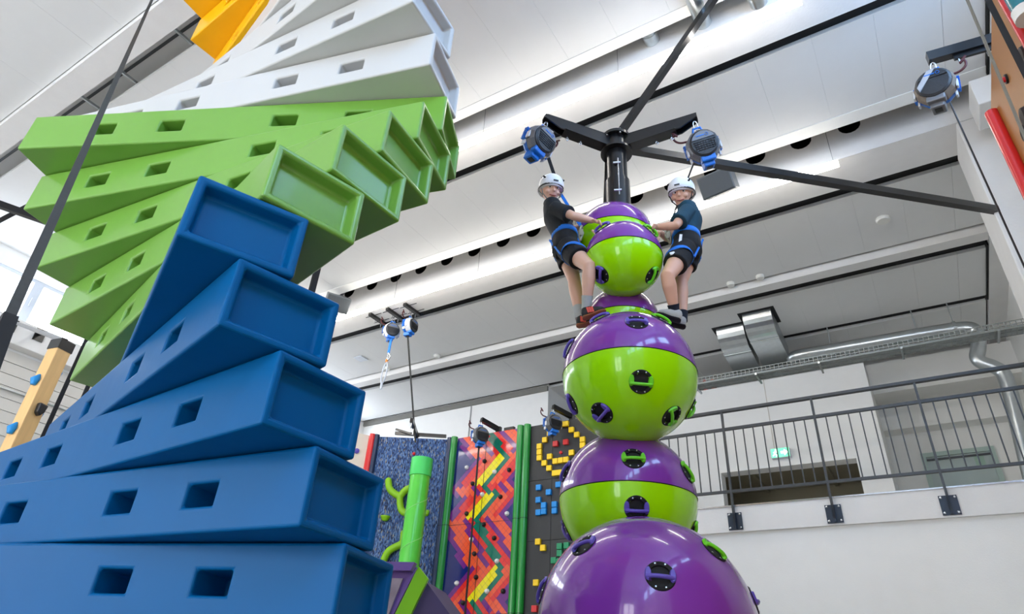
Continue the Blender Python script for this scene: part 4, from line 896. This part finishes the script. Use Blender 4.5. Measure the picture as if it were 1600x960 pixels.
    for (S_, E_, W_) in (armN, armF): s_.tube([S_ - (E_ - S_) * .05, along(S_, E_, .45), along(S_, E_, .74)], [.06, .06, .066], 16, dome=False); s_.ell(S_, lat_ * .055, UZ * .055, lat_.cross(UZ) * .055, 14)
    so = s_.build('t_shirt', tee, t); remesh(so, .007, 5)
    ring_c = along(sho, nek, .85); cl = MB(); ring(cl, ring_c, *sec(ring_c, d3, .066, .054)[1:], d3, .02, .006); cl.build('collar', tee, so)
    # ---- shorts
    k_ = MB()
    k_.loft([sec(pel - d1 * .09, d1, .1, .085), sec(pel - d1 * .04, d1, .14, .112), sec(pel, d1, .145, .11), sec(wai - d1 * .01, d1, .13, .097)], 22)
    for (Hp, K, A_k), fr_ in ((legN, .56), (legF, .52)): k_.tube([Hp + (Hp - K) * .05, along(Hp, K, .3), along(Hp, K, fr_)], [.098, .09, .088], 18)
    for Hp, K, A_k in (legN, legF): k_.ell(Hp, lat_ * .1, UZ * .105, lat_.cross(UZ) * .105, 16)
    sh = k_.build('shorts', SHORT, t); remesh(sh, .007, 5)
    Hp, K, _ = legN; dk = (K - Hp).normalized(); sd = lat_ - dk * lat_.dot(dk); sd.normalize()
    if near_sign < 0:
        MB().bar(X(1064, 367, 3.868), X(1062, 384, 3.866), .02, .012, 0, DV).build('side_stripe', WSTR, sh)
        MB().bar(X(1047, 397, 3.782), X(1054, 395, 3.79), .02, .008, 0, DV).build('logo_patch', WSTR, sh)
    # ---- harness
    hn = MB(); c_, a_, bb = sec(along(wai, pel, .2), d1, .131, .098); ring(hn, c_, a_, bb, d1, .044, .006)
    hb_ = hn.build('harness', STRAPB, t)
    for (Hp, K, A_k) in (legN, legF):
        dk = (K - Hp).normalized(); lp = MB(); x_ = (lat_ - dk * lat_.dot(dk)).normalized(); y_ = dk.cross(x_); tl = (dk + beltdir * -.5).normalized()
        xx = (lat_ - tl * lat_.dot(tl)).normalized(); ring(lp, along(Hp, K, .3), xx * .091, tl.cross(xx) * .1, tl, .04, .004); lp.build('leg_loop', STRAPB, hb_)
        MB().bar(along(wai, pel, .3) + beltdir * .1 + x_ * .03, along(Hp, K, .25) + beltdir * .08 + x_ * .03, .008, .022).build('riser', STRAPB, hb_)
        MB().bar(along(wai, pel, .5) - beltdir * .11 + x_ * .02, along(Hp, K, .33) - beltdir * .1 + x_ * .02, .006, .014).build('rear_riser', STRAPB, hb_)
    tie = along(wai, pel, .1) + beltdir * .13
    MB().tube(smooth_path([tie + UZ * .09, tie + beltdir * .03 + UZ * .04, tie - UZ * .02, tie - beltdir * .01 - UZ * .07, tie - beltdir * .02 + UZ * .02, tie + UZ * .09], 2), .01, 7).build('carabiner', mat('beige_gear', (176, 166, 140), .4, .3), hb_)
    MB().obox(tie + UZ * .03, beltdir, lat_, UZ, .012, .02, .03).build('buckle', mat('beige_gear', (176, 166, 140), .4, .3), hb_)
    # ---- socks and shoes
    for (Hp, K, A_k), (hl, to) in zip((legN, legF), feet):
        MB().tube([along(A_k, K, .2 if near_sign > 0 else .12), A_k, A_k - (K - A_k).normalized() * .04], [.042, .037, .036], 14).build('sock', sock, t)
        shoe(t, hl, to, UZ, shoem, solem, stripes)
    return t, tie
def hp(i): return HOLDPOS[4][i]
# left climber: faces right, head turned to the camera
Dl = 4.02
gN = (hp(2)[0] + hp(2)[1] * .03); gF = gN + DV * .1 + V((0, 0, -.05)) - RV * .02
wN = X(925, 345, 3.86); wF = X(921, 357, 4.0)
L_, tieL = person('person', 'climber in charcoal t-shirt, black shorts and white helmet left of the balls', Dl,
    (X(884, 386, Dl), X(882, 367, Dl), X(869, 341, Dl), X(864, 327, Dl), X(860, 317, Dl)), X(868, 327, Dl - .14), X(862, 328, Dl + .14),
    X(861, 296, Dl - .02), -DV * .84 + RV * .42 - UZ * .5, UZ * 1.0 + RV * -.05,
    (X(867, 326, Dl - .13), X(897, 338, Dl - .2), wN), (X(866, 330, Dl + .13), X(893, 358, Dl + .12), wF),
    (X(889, 390, Dl - .07), X(921, 417, 3.78), X(917, 474, 3.9)), (X(883, 391, Dl + .08), X(897, 438, Dl + .06), X(905, 491, Dl + .05)),
    SKIN, TEE1, SOCKG, SHOEK, GUM, CORAL, .6, 1,
    ((wN, gN, DV * .8 + UZ * .3, (UZ * .8 - DV * .3 - RV * .2).normalized()), (wF, gF, DV * .8 + UZ * .3, (UZ * .8 - RV * .3).normalized())),
    ((X(912, 499, 3.91), X(946, 488, 3.9)), (X(902, 511, 4.06), X(930, 507, 4.04))), RV)
# right climber: faces left, head turned to the camera
Dr = 4.02
hN = (hp(3)[0] + hp(3)[1] * .03); hF = hN + DV * .1 + V((0, 0, -.05)) + RV * .03
vN = X(1027, 355, 3.86); vF = X(1031, 364, 4.0)
R_, tieR = person('person', 'climber in petrol t-shirt, black shorts and white helmet right of the balls', Dr,
    (X(1073, 388, Dr), X(1072, 369, Dr), X(1076, 345, Dr), X(1075, 331, Dr), X(1070, 322, Dr)), X(1075, 331, Dr - .14), X(1074, 332, Dr + .14),
    X(1065, 302, Dr - .04), -DV * .85 - RV * .34 - UZ * .52, UZ * 1.0 + RV * .08,
    (X(1074, 330, Dr - .13), X(1055, 353, Dr - .2), vN), (X(1072, 335, Dr + .13), X(1047, 374, Dr + .1), vF),
    (X(1068, 393, Dr - .07), X(1043, 432, 3.78), X(1053, 482, 3.9)), (X(1076, 394, Dr + .08), X(1064, 440, Dr + .06), X(1066, 495, Dr + .05)),
    SKIN2, TEE2, SOCKN, SHOEG, RUB, None, -.6, -1,
    ((vN, hN, DV * .8 + UZ * .3, (UZ * .8 - DV * .3 + RV * .2).normalized()), (vF, hF, DV * .8 + UZ * .3, (UZ * .8 + RV * .3).normalized())),
    ((X(1062, 503, 3.91), X(1026, 493, 3.9)), (X(1070, 513, 4.06), X(1044, 507, 4.04))), -RV)
# their belay lines
nz = X(857, 247, 3.9)
t = empty('belay_line', nz, 'black and blue strap from the left auto belay to climber', 'strap'); md = X(880, 318, 4.02)
MB().bar(nz, X(876, 303, 4.05), .028, .006, 0, DV).build('strap', STRAPK, t); MB().bar(X(876, 303, 4.05), tieL + UZ * .08, .024, .008, 0, DV).build('blue_lanyard', STRAPB, t)
tag(MB().bar(X(1083, 258, 4.06), tieR + UZ * .08, .012, .006, 0, DV).build('belay_line', STRAPK, None), 'thin black strap from the right auto belay to climber', 'strap')
